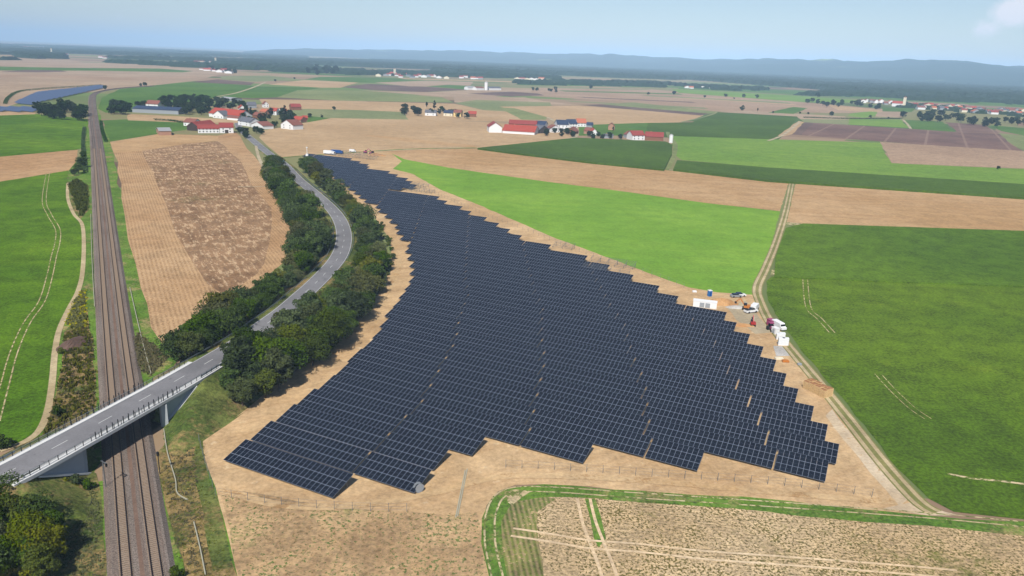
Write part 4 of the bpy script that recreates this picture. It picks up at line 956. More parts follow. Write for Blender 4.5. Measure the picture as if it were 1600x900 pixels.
# woods on the far plain: heightfields of uneven crowns
def woodland(pxp, cell, hmin, hmax, label, thr=-1.0, fs=.002, seed=5):
    P = [at(x, y, 0).xy for x, y in pxp]; pl = [(p.x, p.y) for p in P]; x0, x1 = min(p[0] for p in pl), max(p[0] for p in pl); y0, y1 = min(p[1] for p in pl), max(p[1] for p in pl)
    nx, ny = int((x1-x0)/cell)+2, int((y1-y0)/cell)+2; r = random.Random(seed); from mathutils import noise as mn
    keep = {}; V = []; Fc = []
    for i in range(nx):
        for j in range(ny):
            x, y = x0+i*cell, y0+j*cell
            ins = inside((x, y), pl) and mn.noise((x*fs, y*fs*2.2, seed*3.3))+.4*mn.noise((x*fs*5, y*fs*8, 1.7)) > thr
            keep[(i, j)] = (ins, r.uniform(hmin, hmax) if ins else -2.0)
    idx = {}
    def vid(i, j):
        if (i, j) not in idx:
            idx[(i, j)] = len(V); V.append((x0+i*cell+r.uniform(-.35, .35)*cell, y0+j*cell+r.uniform(-.35, .35)*cell, keep[(i, j)][1]))
        return idx[(i, j)]
    for i in range(nx-1):
        for j in range(ny-1):
            if any(keep[q][0] for q in ((i, j), (i+1, j), (i+1, j+1), (i, j+1))): Fc.append((vid(i, j), vid(i+1, j), vid(i+1, j+1), vid(i, j+1)))
    me = bpy.data.meshes.new('woodland'); me.from_pydata(V, [], Fc); me.materials.append(M['wood_far']); me.update()
    tag(link('woodland', me), label, 'woodland', None, 'stuff')
woodland([(480, 94), (640, 95.5), (800, 101), (1000, 107.5), (1200, 116), (1400, 126), (1700, 140), (1700, 166), (1600, 158), (1400, 149), (1240, 137), (1075, 124.5), (950, 126), (800, 121), (700, 113), (600, 107), (480, 102)], 22, 12, 22, 'broad dark wood stretching across the far plain before the hills', -.28, .0011)
woodland([(-60, 67), (200, 75), (480, 88), (480, 101), (300, 99), (100, 91), (-60, 86)], 26, 10, 18, 'scattered blue green woods on the far left plain', .1, .0011, 9)
woodland([(20, 84), (60, 83), (102, 87), (103, 92), (60, 92), (30, 90)], 14, 12, 20, 'dark wood beyond the pale field at the far left', -.3, .004, 3)
woodland([(560, 112), (760, 114), (900, 124), (760, 122), (560, 117)], 16, 8, 14, 'gardens and groves around the far village', .05, .006, 12)
woodland([(330, 92), (480, 97), (490, 106), (400, 106), (330, 99)], 16, 9, 16, 'far groves left of the round copse', .02, .003, 14)
woodland([(1390, 160), (1480, 166), (1600, 176), (1640, 180), (1640, 186), (1560, 180), (1400, 168)], 10, 3, 7, 'groves among the houses of the village on the right', .12, .02, 21)
woodland([(1230, 150), (1300, 140), (1500, 150), (1640, 160), (1640, 166), (1450, 158), (1300, 150)], 16, 5, 12, 'hedgerows on the far right plain', .1, .006, 31)
woodland([(800, 126), (1000, 128), (1200, 138), (1200, 144), (1000, 136), (800, 132)], 16, 5, 12, 'hedgerows before the broad wood', .12, .006, 33)
woodland([(420, 104), (560, 108), (600, 114), (560, 118), (420, 112)], 16, 5, 12, 'hedgerows around the round copse', .1, .006, 35)
woodland([(0, 92), (300, 100), (470, 108), (470, 113), (300, 106), (100, 94), (0, 94)], 16, 8, 15, 'hedgerows along the far left fields', .1, .005, 37)

# ------------------------------------------------------------------ hills
hp_ = [(380, 80), (430, 77), (500, 76.5), (600, 78), (700, 79.5), (800, 82), (900, 84), (950, 85), (985, 88), (1020, 91), (1100, 92), (1200, 92), (1250, 92.5), (1300, 94), (1325, 96), (1370, 96.5), (1420, 95), (1460, 94.5), (1510, 96), (1550, 101), (1600, 105), (1700, 103), (1800, 104), (1950, 108)]
from mathutils import noise as mn
hb = MB(); nC = 60; colsn = []
for i in range(len(hp_)-1):
    for k in range(12):
        t = k/12; x = hp_[i][0]*(1-t)+hp_[i+1][0]*t; y = hp_[i][1]*(1-t)+hp_[i+1][1]*t; colsn.append((x, y))
for (x, y) in colsn:
    ray = _fw+_r*(x-800)/F+_d*(y-450)/F; hd = math.hypot(ray[0], ray[1]); dirx, diry = ray[0]/hd, ray[1]/hd; sl = ray[2]/hd
    dc = 15500-4200*max(0, min(1, (x-500)/1000)); hz = HC+sl*dc
    for j in range(14):
        f = j/13; dist = dc-4200+f*5600; prof = math.sin(min(1, f/.75)*PI/2)**1.3 if f < .75 else 1-.6*(f-.75)/.25
        wob = mn.noise((dirx*dist*.0011, diry*dist*.0011, 3.0))*.5+.25*mn.noise((dirx*dist*.004, diry*dist*.004, 1.0))
        z = max(-5, hz*prof*(1+(wob*.5 if f < .7 else wob*.03)))+ (mn.noise((dirx*dist*.02, diry*dist*.02, 0))*4)
        if j == 0: z = -6
        hb.v.append((dirx*dist, diry*dist, z))
for i in range(len(colsn)-1):
    for j in range(13): a = i*14+j; hb.f.append((a, a+14, a+15, a+1)); hb.mi.append(0)
o = hb.build('hills', M['hills']); struct('hills', o)
for p in o.data.polygons: p.use_smooth = True

# ------------------------------------------------------------------ buildings
def house(L, Rr, depth, H, rh, wall, roof, label, group=None, name='house', gable=False, win=0, over=.5, chim=False, door=False):
    """front wall stands between two ground pixels; gable=True turns the gable to the viewer"""
    a, b_ = at(*L), at(*Rr); w = (b_-a).length; ang = math.atan2(b_.y-a.y, b_.x-a.x)
    t = empty(name, (a.x, a.y, 0), ang); tag(t, label, {'barn': 'barn', 'shed': 'shed', 'silo': 'silo', 'church': 'church', 'hall': 'hall'}.get(name, 'house'), group)
    m_ = MB(); base = [(0, 0), (w, 0), (w, depth), (0, depth)]
    for i in range(4): p, q = base[i], base[(i+1) % 4]; m_.face([(p[0], p[1], 0), (q[0], q[1], 0), (q[0], q[1], H), (p[0], p[1], H)])
    if gable: m_.face([(0, 0, H), (w, 0, H), (w/2, 0, H+rh)]); m_.face([(w, depth, H), (0, depth, H), (w/2, depth, H+rh)])
    else: m_.face([(0, depth, H), (0, 0, H), (0, depth/2, H+rh)]); m_.face([(w, 0, H), (w, depth, H), (w, depth/2, H+rh)])
    m_.build('wall', M[wall], t)
    r_ = MB(); th = .25; e = over
    def slab(p):
        r_.hexa([Vector(q) for q in p]+[Vector(q)+Vector((0, 0, th)) for q in p])
    if gable:
        k = rh/(w/2)
        slab([(-e, -e, H-e*k+.02), (w/2, -e, H+rh+.02), (w/2, depth+e, H+rh+.02), (-e, depth+e, H-e*k+.02)]); slab([(w/2, -e, H+rh+.02), (w+e, -e, H-e*k+.02), (w+e, depth+e, H-e*k+.02), (w/2, depth+e, H+rh+.02)])
    else:
        k = rh/(depth/2)
        slab([(-e, -e, H-e*k+.02), (w+e, -e, H-e*k+.02), (w+e, depth/2, H+rh+.02), (-e, depth/2, H+rh+.02)]); slab([(-e, depth/2, H+rh+.02), (w+e, depth/2, H+rh+.02), (w+e, depth+e, H-e*k+.02), (-e, depth+e, H-e*k+.02)])
    rf = r_.build('roof', M[roof], t)
    if chim: c = MB(); c.box((w/2 if gable else w*.3), (depth*.3 if gable else depth/2), H+rh+.4, .7, .7, 1.4); c.build('chimney', M['brick'], rf)
    for s in range(win):
        x = w*(s+.5)/win
        for zz in ([1.6] if H < 4.4 else [1.6, 4.2]):
            c = MB(); c.box(x, -.02, zz, 1.1, .12, 1.3); c.build('window', M['window'], t)
    if door: c = MB(); c.box(w*.5, -.03, 1.7, min(3.4, w*.3), .14, 3.4); c.build('door', M['wood_dark'], t)
    return t
G1 = 'farm buildings by the railway'
house((249.5, 211.7), (268, 211.4), 26, 4.2, 2.0, 'brick', 'roof_metal', 'open shed with tan walls and pale sheet roof at the field edge', G1, 'shed', gable=False)
house((292.5, 203.8), (310, 205), 30, 4.5, 4.5, 'wood_dark', 'tile_dark', 'dark timber barn with its gable towards the field', G1, 'barn', gable=True)
house((287, 196.5), (303, 197.5), 14, 4.0, 3.5, 'white', 'tile_brown', 'white farmhouse with brown roof behind the dark barn', G1, 'house', win=3, chim=True)
house((309.6, 208), (343, 208), 12, 4.5, 3.4, 'white', 'tile_dark', 'long white stable with dark red roof beside the dark barn', G1, 'barn', win=6)
house((343.7, 208), (365, 208), 14, 5.8, 4.0, 'white', 'tile_dark', 'tall white barn with red roof at the right end of the field farm', G1, 'barn', win=2, door=True)
G2 = 'buildings of the roadside hamlet'
house((326.7, 182), (374, 187), 20, 4.5, 6.0, 'white', 'tile_red', 'large barn with wide bright red roof before the wood', G2, 'barn')
house((333, 184), (349, 185.6), 12, 4.0, 5.0, 'white', 'tile_grey', 'white half timbered house with grey gable roof before the large red barn', G2, 'house', gable=True, win=3)
house((355, 187), (372, 188.6), 6, 3.0, 1.5, 'white', 'tile_brown', 'low white annexe with brown roof below the large red barn', G2, 'shed')
house((207, 175.5), (279, 179), 22, 5.0, 3.0, 'grey_r', 'roof_pv', 'long grey hall with blue solar roof right of the railway', None, 'hall')
house((228, 167), (247, 168), 14, 4.5, 4.5, 'white', 'tile_brown', 'white house with brown red roof behind the long hall', None, 'house', win=2)
for i, (a, b, dp, H, rh, w, r, gb, lab) in enumerate([
    ((372, 195), (390, 198), 14, 5, 4, 'white', 'tile_grey', False, 'white house with grey roof at the road bend of the hamlet'),
    ((393, 199), (411, 202), 13, 3.6, 3.6, 'white', 'tile_brown', True, 'white bungalow with brown gable right of the hamlet road'),
    ((439, 200.6), (458, 203), 14, 5, 5, 'white', 'tile_brown', True, 'large white house with pinkish gable roof at the right end of the hamlet'),
    ((421, 179.5), (432, 180), 10, 5.5, 3.5, 'white', 'tile_red', False, 'white house with red roof in the middle of the hamlet'),
    ((433, 178.6), (441, 179.4), 10, 5, 3.5, 'white', 'tile_orange', True, 'small white house with orange gable in the middle of the hamlet'),
    ((457, 191), (470, 192), 12, 3.5, 3.5, 'brick', 'tile_red', False, 'low barn with red roof right of the hamlet trees'),
    ((456, 172), (471, 172), 14, 4.5, 4, 'wood', 'tile_dark', False, 'barn with red roof at the back right corner of the hamlet'),
    ((474, 188), (481, 188), 8, 3, 2.5, 'wood', 'tile_red', False, 'small shed with red roof on the right edge of the hamlet'),
    ((374, 175), (384, 175), 11, 5, 4, 'white', 'tile_red', True, 'white gabled house beside the right end of the large red barn'),
    ((412, 168), (420, 168), 10, 5, 3.5, 'white', 'tile_brown', True, 'white gabled house at the back of the hamlet between trees'),
    ((406, 179), (415, 180), 9, 4.5, 3, 'brick', 'tile_orange', False, 'orange brown house left of the middle of the hamlet'),
    ((388, 169), (401, 169), 14, 4.5, 4, 'grey_r', 'tile_grey', False, 'grey roofed barn at the back left of the hamlet'),
    ((395, 184), (403, 185), 9, 4, 3, 'wood', 'tile_brown', False, 'brown barn among the garden trees of the hamlet'),
    ((343, 156), (362, 158), 20, 3, 2, 'grey_r', 'roof_metal', False, 'low greenhouse like hall behind the wood')]):
    house(a, b, dp, H, rh, w, r, lab, G2, 'house' if 'house' in lab or 'bungalow' in lab else 'barn' if 'barn' in lab else 'shed', gable=gb, win=2 if w == 'white' else 0, chim=(i % 3 == 0))
G3 = 'buildings of the red barn hamlet'
for i, (a, b, dp, H, rh, w, r, gb, lab) in enumerate([
    ((764, 207), (784, 207.5), 24, 6.5, 5, 'white', 'tile_dark', True, 'tall white barn gable at the left end of the red barn hamlet'),
    ((785, 208), (835, 211), 26, 3.2, 6, 'white', 'tile_red', False, 'very long barn with wide bright red roof and white foot'),
    ((795, 199), (838, 201), 16, 5, 4, 'wood', 'tile_dark', False, 'second red roofed barn standing behind the very long one'),
    ((835, 200.5), (851, 201.5), 16, 5, 4, 'white', 'roof_pv', False, 'white building with solar roof right behind the long red barn'),
    ((842, 208.6), (858, 208), 14, 4, 5, 'wood_dark', 'tile_grey', True, 'dark timber barn with gable right of the long red barn'),
    ((860, 207), (875, 207), 12, 5, 3.5, 'white', 'tile_brown', True, 'white gabled house right of the dark timber barn'),
    ((871, 202), (888, 202.4), 20, 6, 5, 'white', 'roof_pv', False, 'large white house with dark solar roof in the middle of the barn hamlet'),
    ((890, 199.5), (902, 199.5), 18, 5, 5, 'white', 'roof_pv', False, 'barn with dark solar roof joined to the orange roofed one'),
    ((902, 198), (916, 198.4), 18, 5, 5, 'white', 'tile_orange', False, 'barn with bright orange roof in the middle of the barn hamlet'),
    ((886, 209), (898, 210), 12, 3.5, 4.5, 'wood', 'tile_brown', True, 'brown timber gable beside the lane into the barn hamlet'),
    ((912, 209), (923, 210), 12, 4, 3.5, 'brick', 'tile_brown', False, 'brown roofed house right of the lane into the barn hamlet'),
    ((924, 211), (933, 211.2), 10, 4, 3.2, 'white', 'tile_red', True, 'small white gabled house with red roof right of the lane'),
    ((916, 200.5), (925, 201), 10, 4.5, 3, 'grey_r', 'roof_pv', False, 'grey house with blue roof behind the lane houses'),
    ((944, 215.8), (958, 216.3), 8, 3, 1.5, 'grey_r', 'tile_grey', False, 'low grey shed at the edge of the dark green field'),
    ((950, 203), (960, 203.5), 11, 5, 4, 'brick', 'tile_brown', True, 'brown gabled house among the trees left of the red brown farm'),
    ((974, 214.5), (987, 217), 12, 4, 3.5, 'grey_r', 'tile_brown', False, 'grey brown barn at the left end of the red brown farm'),
    ((988, 219), (1007, 219), 14, 5.5, 4.5, 'white', 'tile_dark', False, 'white farmhouse with dark red roof at the edge of the dark green field'),
    ((1007.8, 219), (1036, 220.5), 16, 4.5, 4.5, 'wood', 'tile_dark', False, 'long brown barn with dark red roof at the right end of the hamlet')]):
    house(a, b, dp, H, rh, w, r, lab, G3, 'barn' if 'barn' in lab else 'shed' if 'shed' in lab else 'house', gable=gb, win=3 if w == 'white' and dp < 24 else 0, chim=(i % 4 == 1))
def silo(px, r_, h, label, mat='white', dome=True):
    p = at(*px); t = empty('silo', (p.x, p.y, 0)); tag(t, label, 'silo'); b = MB(); b.cyl(0, 0, 0, h, r_, n=18); b.build('wall', M[mat], t); b = MB(); b.cyl(0, 0, h, h+r_*.6, r_*1.03, r_*.2, n=18); b.build('roof', M['roof_metal'], t)
silo((1048, 223), 2.2, 8.5, 'white upright silo at the right end of the red brown farm')
G4 = 'buildings of the lone farm'
for a, b, w, r, lab in [((664, 180.5), (681, 181.2), 'white', 'tile_grey', 'low white house with grey roof at the left of the lone farm'), ((693, 181), (707, 181.8), 'cream', 'roof_pv', 'house with dark blue roof in the middle of the lone farm'), ((708.5, 182), (720, 182.6), 'yellow_r', 'tile_brown', 'yellow house with brown roof at the lone farm'), ((732, 182.6), (744, 183), 'wood', 'tile_red', 'small red roofed barn at the right of the lone farm')]:
    house(a, b, 11, 4.5 if 'yellow' not in lab else 6, 3.5, w, r, lab, G4, 'barn' if 'barn' in lab else 'house', win=2 if w != 'wood' else 0)
silo((759.5, 141), 4.5, 20, 'tall white silo tower of the distant white farm')
for a, b, w, r, lab in [((732, 140.5), (744, 140.5), 'white', 'roof_metal', 'long low white hall left of the tall white silo'), ((744.5, 141), (756, 141), 'white', 'tile_brown', 'hall with brown roof joined to the tall white silo'), ((765, 141), (783, 141), 'white', 'tile_grey', 'long white hall right of the tall white silo')]:
    house(a, b, 18, 6, 3, w, r, lab, 'halls of the distant white farm', 'hall')
def village(n, f, size, where, group, walls=('white', 'white', 'cream', 'grey_r'), roofs=('tile_red', 'tile_brown', 'tile_brown', 'tile_dark', 'tile_orange', 'tile_grey'), seed=1):
    r = random.Random(seed); names = {'white': 'white', 'cream': 'cream', 'grey_r': 'grey'}; rn_ = {'tile_red': 'red', 'tile_brown': 'brown', 'tile_dark': 'dark red', 'tile_orange': 'orange', 'tile_grey': 'grey'}
    for i in range(n):
        x, y = f((i+.5)/n, r); dv = y-(58.5+.0384*x); k = 85/(.956*dv); w = size*r.uniform(.8, 1.6); dx = w/k
        wl, rf = r.choice(walls), r.choice(roofs)
        house((x, y), (x+dx, y+.0384*dx), size*.85, r.uniform(4, 6.5), r.uniform(3, 4.5), wl, rf, f'{names[wl]} house with {rn_[rf]} roof, {nth(i+1)} from left in {where}', group, 'house', gable=r.random() < .4)
village(30, lambda t, r: (572+178*t, 117.5+4.5*t+r.uniform(-2.4, 2.6)), 14, 'the village behind the copse', 'houses of the far village')
village(34, lambda t, r: (1425+195*t, 167+13*t+r.uniform(-3.5, 4)), 13, 'the village right of the church', 'houses right of the church', seed=4)
village(8, lambda t, r: (1340+60*t, 160+3*t+r.uniform(-1.5, 1.5)), 12, 'the village left of the church', 'houses left of the church', seed=5)
village(7, lambda t, r: (308+46*t, 108+7*t+r.uniform(-2, 1)), 18, 'the far white hamlet', 'houses of the white hamlet', walls=('white',), seed=6)
village(9, lambda t, r: (150+60*t, 90+3*t+r.uniform(-.8, .8)), 24, 'the distant left village', 'houses of the distant left village', walls=('white',), seed=7)
village(16, lambda t, r: (290+130*t, 96+5*t+r.uniform(-1.5, 1)), 24, 'the hazy left village strip', 'houses of the hazy village strip', walls=('white', 'cream'), seed=8)
village(6, lambda t, r: (60+40*t, 86+1*t+r.uniform(-1.5, 1)), 24, 'the wooded left village', 'houses of the wooded village', walls=('white',), seed=9)
village(5, lambda t, r: (1066+38*t, 137.5+1*t+r.uniform(-.8, .8)), 18, 'the farmstead before the wood', 'houses of the far farmstead', walls=('white',), roofs=('tile_red', 'tile_orange'), seed=10)
village(6, lambda t, r: (800+45*t, 124+1.5*t+r.uniform(-.8, .8)), 18, 'the group before the far wood', 'houses before the wood', walls=('white', 'cream'), seed=11)
village(10, lambda t, r: (400+90*t, 78+4*t+r.uniform(-1, 1)), 60, 'the hazy horizon town', 'halls of the hazy town', walls=('white',), roofs=('tile_grey',), seed=12)
village(16, lambda t, r: (20+430*t, 74+15*t+r.uniform(-2.5, 3)), 45, 'the hazy left farms', 'scattered hazy farms', walls=('white',), roofs=('tile_brown', 'tile_grey'), seed=13)
village(14, lambda t, r: (500+300*t, 97+6*t+r.uniform(-2.5, 2)), 40, 'the farms before the hills', 'hazy farms before the hills', walls=('white', 'cream'), roofs=('tile_brown', 'tile_grey'), seed=14)
village(12, lambda t, r: (900+650*t, 114+18*t+r.uniform(-1, 1.5)), 40, 'the settlements below the hills', 'settlements below the hills', walls=('white', 'cream'), roofs=('tile_grey',), seed=15)
# churches
def church(L, Rr, px, h, label):
    a, b_ = at(*L), at(*Rr); w = (b_-a).length; t = empty('church', (a.x, a.y, 0), math.atan2(b_.y-a.y, b_.x-a.x)); tag(t, label, 'church')
    n = MB(); n.box(w/2, 6, 4, w, 12, 8); n.build('nave', M['white'], t)
    r_ = MB(); r_.hexa([(-.5, -.6, 8), (w+.5, -.6, 8), (w+.5, 6, 13.5), (-.5, 6, 13.5), (-.5, -.6, 8.3), (w+.5, -.6, 8.3), (w+.5, 6, 13.8), (-.5, 6, 13.8)]); r_.hexa([(-.5, 6, 13.5), (w+.5, 6, 13.5), (w+.5, 12.6, 8), (-.5, 12.6, 8), (-.5, 6, 13.8), (w+.5, 6, 13.8), (w+.5, 12.6, 8.3), (-.5, 12.6, 8.3)]); r_.build('roof', M['tile_red'], t)
    tw = MB(); tw.box(w+3.4, 6, h/2, 6.4, 6.4, h); tw.build('tower', M['cream'], t); s = MB(); s.cyl(w+3.4, 6, h, h+3, 4.6, .2, 4); s.build('spire', M['tile_brown'], t)
church((1393, 166), (1409, 167), None, 24, 'white church with red roofed nave and square cream tower')
church((588+20, 117.5), (594+20, 118), None, 26, 'small hazy church in the far village')
church((76, 84), (79, 84.2), None, 34, 'white church spire in the wooded village at the far left')
church((332, 99), (335, 99.2), None, 28, 'hazy church behind the white hamlet on the left plain')

# ------------------------------------------------------------------ far solar park on the left
pk = [((19, 160), (52, 145), (160, 132.5), (160, 138), (57, 160.5), (45, 165)), ((-60, 167), (0, 168), (50, 168.5), (53, 175), (0, 174), (-60, 177))]
def in_px(pl, zc=1.0): return [tuple(at(x, y, zc).xy) for x, y in pl]
i = 0
for gi, pl in enumerate(pk):
    P = in_px(pl); us = [Vector(p+(0,)).dot(UX) for p in P]; vs = [Vector(p+(0,)).dot(BY) for p in P]; v = min(vs)+3
    while v < max(vs):
        seg = None; u = min(us)
        while u < max(us):
            q = UX*u+BY*v; ins = inside((q.x, q.y), P)
            if ins and seg is None: seg = [u, u]
            elif ins: seg[1] = u
            u += 4
        if seg and seg[1]-seg[0] > 16:
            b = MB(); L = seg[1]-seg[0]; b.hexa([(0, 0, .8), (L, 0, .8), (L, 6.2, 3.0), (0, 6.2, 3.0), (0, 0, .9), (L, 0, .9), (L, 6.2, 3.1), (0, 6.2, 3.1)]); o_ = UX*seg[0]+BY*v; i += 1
            o = b.build('solar_row', M['cells_far_skytint'], None, (o_.x, o_.y, 0)); o.rotation_euler.z = AZ
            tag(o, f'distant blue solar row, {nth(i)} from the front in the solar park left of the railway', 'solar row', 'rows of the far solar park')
        v += 11
print('park rows', i)

# ------------------------------------------------------------------ site clutter and vehicles
def wheels(t, xs_, y, r_, w=.3):
    for x in xs_:
        for s in (-1, 1):
            b = MB(); n = 14
            for yy in (s*y-w/2, s*y+w/2):
                for k in range(n): a = 2*PI*k/n; b.v.append((x+r_*math.cos(a), yy, r_+r_*math.sin(a)))
            for k in range(n): j = (k+1) % n; b.f.append((k, j, n+j, n+k)); b.mi.append(0)
            b.f.append(tuple(range(n))); b.mi.append(0); b.f.append(tuple(range(2*n-1, n-1, -1))); b.mi.append(0)
            b.build('wheel', M['black'], t)
def vehicle(px, rz, kind, mat, label, cat, cargo=None, z=GZ, scale=1.0):
    p = at(px[0], px[1], z); t = empty({'van': 'van', 'car': 'parked_car', 'truck': 'truck', 'pickup': 'pickup_truck'}[kind], (p.x, p.y, z), rz); t.scale = (scale,)*3; tag(t, label, cat)
    def hull(prof, w, name, mt, inset=0.0):
        b = MB(); n = len(prof); b.v = [(x, -w/2+(inset if zz > 1.0 else 0), zz) for x, zz in prof]+[(x, w/2-(inset if zz > 1.0 else 0), zz) for x, zz in prof]
        b.f.append(tuple(range(n))); b.mi.append(0); b.f.append(tuple(range(2*n-1, n-1, -1))); b.mi.append(0)
        for i in range(n): j = (i+1) % n; b.f.append((j, i, n+i, n+j)); b.mi.append(0)
        return b.build(name, M[mt], t)
    if kind == 'car':
        hull([(-2.2, .3), (2.2, .3), (2.2, .75), (1.2, .95), (-1.9, 1.0), (-2.2, .8)], 1.8, 'body', mat)
        hull([(-1.7, 1.0), (1.1, .96), (.4, 1.45), (-1.3, 1.48)], 1.6, 'cabin', 'glass', .12); wheels(t, (-1.35, 1.35), .8, .33)
    elif kind == 'pickup':
        hull([(-2.6, .4), (2.6, .4), (2.6, .95), (1.5, 1.1), (-2.6, 1.1)], 1.9, 'body', mat); hull([(-.4, 1.1), (1.5, 1.1), (.9, 1.75), (-.2, 1.8)], 1.7, 'cabin', 'glass', .12)
        b = MB(); b.box(-1.6, 0, 1.15, 1.8, 1.6, .12); b.build('load_bed', M['black'], t); wheels(t, (-1.6, 1.6), .85, .38)
    elif kind == 'van':
        hull([(-2.8, .4), (2.8, .4), (2.8, 1.1), (2.1, 1.3), (1.5, 2.3), (-2.8, 2.4)], 2.0, 'body', mat); b = MB(); b.box(1.85, 0, 1.75, .5, 1.7, .6); b.build('windscreen', M['glass'], t); wheels(t, (-1.7, 1.7), .9, .38)
    else:
        hull([(3.2, .5), (5.2, .5), (5.2, 1.6), (4.9, 2.8), (3.2, 2.9)], 2.4, 'cab', mat); b = MB(); b.box(4.98, 0, 2.1, .35, 2.1, .7); b.build('windscreen', M['glass'], t)
        b = MB(); b.box(-1.2, 0, 2.15, 8.4, 2.5, 2.5); b.build('cargo_box', M[cargo or 'white'], t); b = MB(); b.box(0, 0, .75, 9.6, 1.0, .3); b.build('chassis', M['dark_steel'], t); wheels(t, (-4, -2.8, 4.2), 1.05, .5, .4)
    return t
# direction of the road at the truck
i_, _, zr_ = road_near(*at(441, 257, .5).xy); v_ = road[i_+1]-road[i_-1]; nn_ = Vector((v_.y, -v_.x, 0)).normalized()
tk = vehicle((441, 258), math.atan2(-v_.y, -v_.x), 'truck', 'white', 'white and teal truck driving on the road between the tree strips', 'truck', 'teal', .5)
vehicle((515, 241.5), R(-20), 'truck', 'white', 'white truck parked at the far tip of the solar field', 'truck', 'white')
vehicle((527, 240.5), R(-10), 'truck', 'blue_truck', 'blue truck parked at the far tip of the solar field', 'truck', 'blue_truck')
vehicle((551, 237.5), R(0), 'van', 'white', 'white van parked right of the blue truck', 'van')
vehicle((1150, 464), R(10), 'car', 'silver', 'silver car parked nearest the blue toilet cabin', 'car')
vehicle((1156, 462.5), R(10), 'car', 'white', 'white car parked behind the silver one beside the bright green field', 'car')
vehicle((1173, 488), R(25), 'pickup', 'white', 'white pickup parked beside the orange excavator', 'pickup')
vehicle((1179, 484), R(60), 'van', 'white', 'white van standing behind the white pickup', 'van')
vehicle((1216.5, 513), R(-70), 'van', 'white', 'white van parked beside the magenta tractor', 'van')
def tractor(px, rz, mat, label, s=1.0):
    p = at(*px); t = empty('tractor', (p.x, p.y, GZ), rz); t.scale = (s,)*3; tag(t, label, 'tractor'); b = MB(); b.box(1.0, 0, 1.3, 2.2, 1.0, .9); b.box(-.1, 0, 1.0, 1.6, 1.1, .6); b.build('body', M[mat], t)
    b = MB(); b.box(-.8, 0, 2.1, 1.4, 1.4, 1.3); b.build('cab', M['glass'], t); b = MB(); b.box(-.8, 0, 2.85, 1.7, 1.7, .2); b.build('cab_roof', M[mat], t); wheels(t, (-1.0,), 1.0, .85, .5); wheels(t, (1.6,), .85, .5, .35)
tractor((1205, 517), R(-80), 'magenta', 'magenta tractor at the edge of the farm track', .9); 
def container(px, rz, L, W, H, mat, label, cat='container', name='container', door=True):
    p = at(*px); t = empty(name, (p.x, p.y, GZ), rz); tag(t, label, cat); b = MB(); b.box(0, 0, H/2, L, W, H)
    n = int(L/.4)
    b.build('body', M[mat], t); b = MB(); b.box(0, 0, H+.06, L+.16, W+.16, .12); b.build('roof', M[mat], t)
    if door:
        for s in (-1, 1): b = MB(); b.box(s*L*.12, -W/2-.03, H*.45, L*.2, .08, H*.75); b.build('door', M['grey_r'], t)
    b = MB()
    for i in range(n): b.box(-L/2+(i+.5)*L/n, -W/2-.02, H*.5, .06, .06, H*.9)
    b.build('ribs', M[mat], t)
container((1205, 509), R(-75), 3, 2.0, 2.0, 'magenta', 'magenta box trailer behind the magenta tractor', 'trailer', 'box_trailer', False)
container((1101, 480), R(-16), 8.4, 2.6, 2.3, 'white', 'long white transformer station behind the solar rows', 'transformer station', 'transformer_station')
container((1211, 521), R(-70), 2.2, 1.6, 1.9, 'white', 'small white cabinet with a dark side left of the wrapped stacks', 'cabinet', 'cabinet')
def wrapped(px, rz, n, label, k=1.0):
    p = at(*px); t = empty('pallet_stack', (p.x, p.y, GZ), rz); tag(t, label, 'pallet stack', 'white wrapped pallet stacks'); 
    for i in range(n): b = MB(); b.box(0, 0, .15+i*.62+.28, 2.3*k, 1.5*k, .56); b.build('wrapped_pallet', M['wrap'], t)
    b = MB(); b.box(0, 0, .07, 2.3*k, 1.5*k, .14); b.build('pallet', M['carton'], t)
for (x, y, n, lab) in [(1217, 531, 4, 'white wrapped pallet stack, leftmost at the back on the gravel'), (1221, 529, 4, 'white wrapped pallet stack at the back right on the gravel'), (1220, 540, 5, 'tall white wrapped pallet stack at the front left on the gravel'), (1226, 540, 5, 'tall white wrapped pallet stack at the front right on the gravel')]:
    wrapped((x, y), R(-8), n-1, lab, .85)
# timber stack
def timber(px, rz):
    p = at(*px); t = empty('timber_stack', (p.x, p.y, GZ), rz); tag(t, 'large stack of tan wooden pallets at the edge of the solar field', 'pallet stack')
    for i in range(5):
        for j in range(3):
            for k in range(6 if i < 4 else 5):
                pass
    for r_ in range(4):
        for c in range(3):
            b = MB(); h = 0
            while h < 2.4-(.3 if (r_+c) % 3 == 0 else 0): b.box(c*1.15-1.15, r_*1.9-2.8, h+.06, 1.08, 1.75, .1); b.box(c*1.15-1.15, r_*1.9-2.8, h+.15, .9, 1.6, .08, mi=1); h += .2
            b.build('pallet_pile', [M['carton'], M['carton_dark']], t)
timber((1277, 613), R(28))
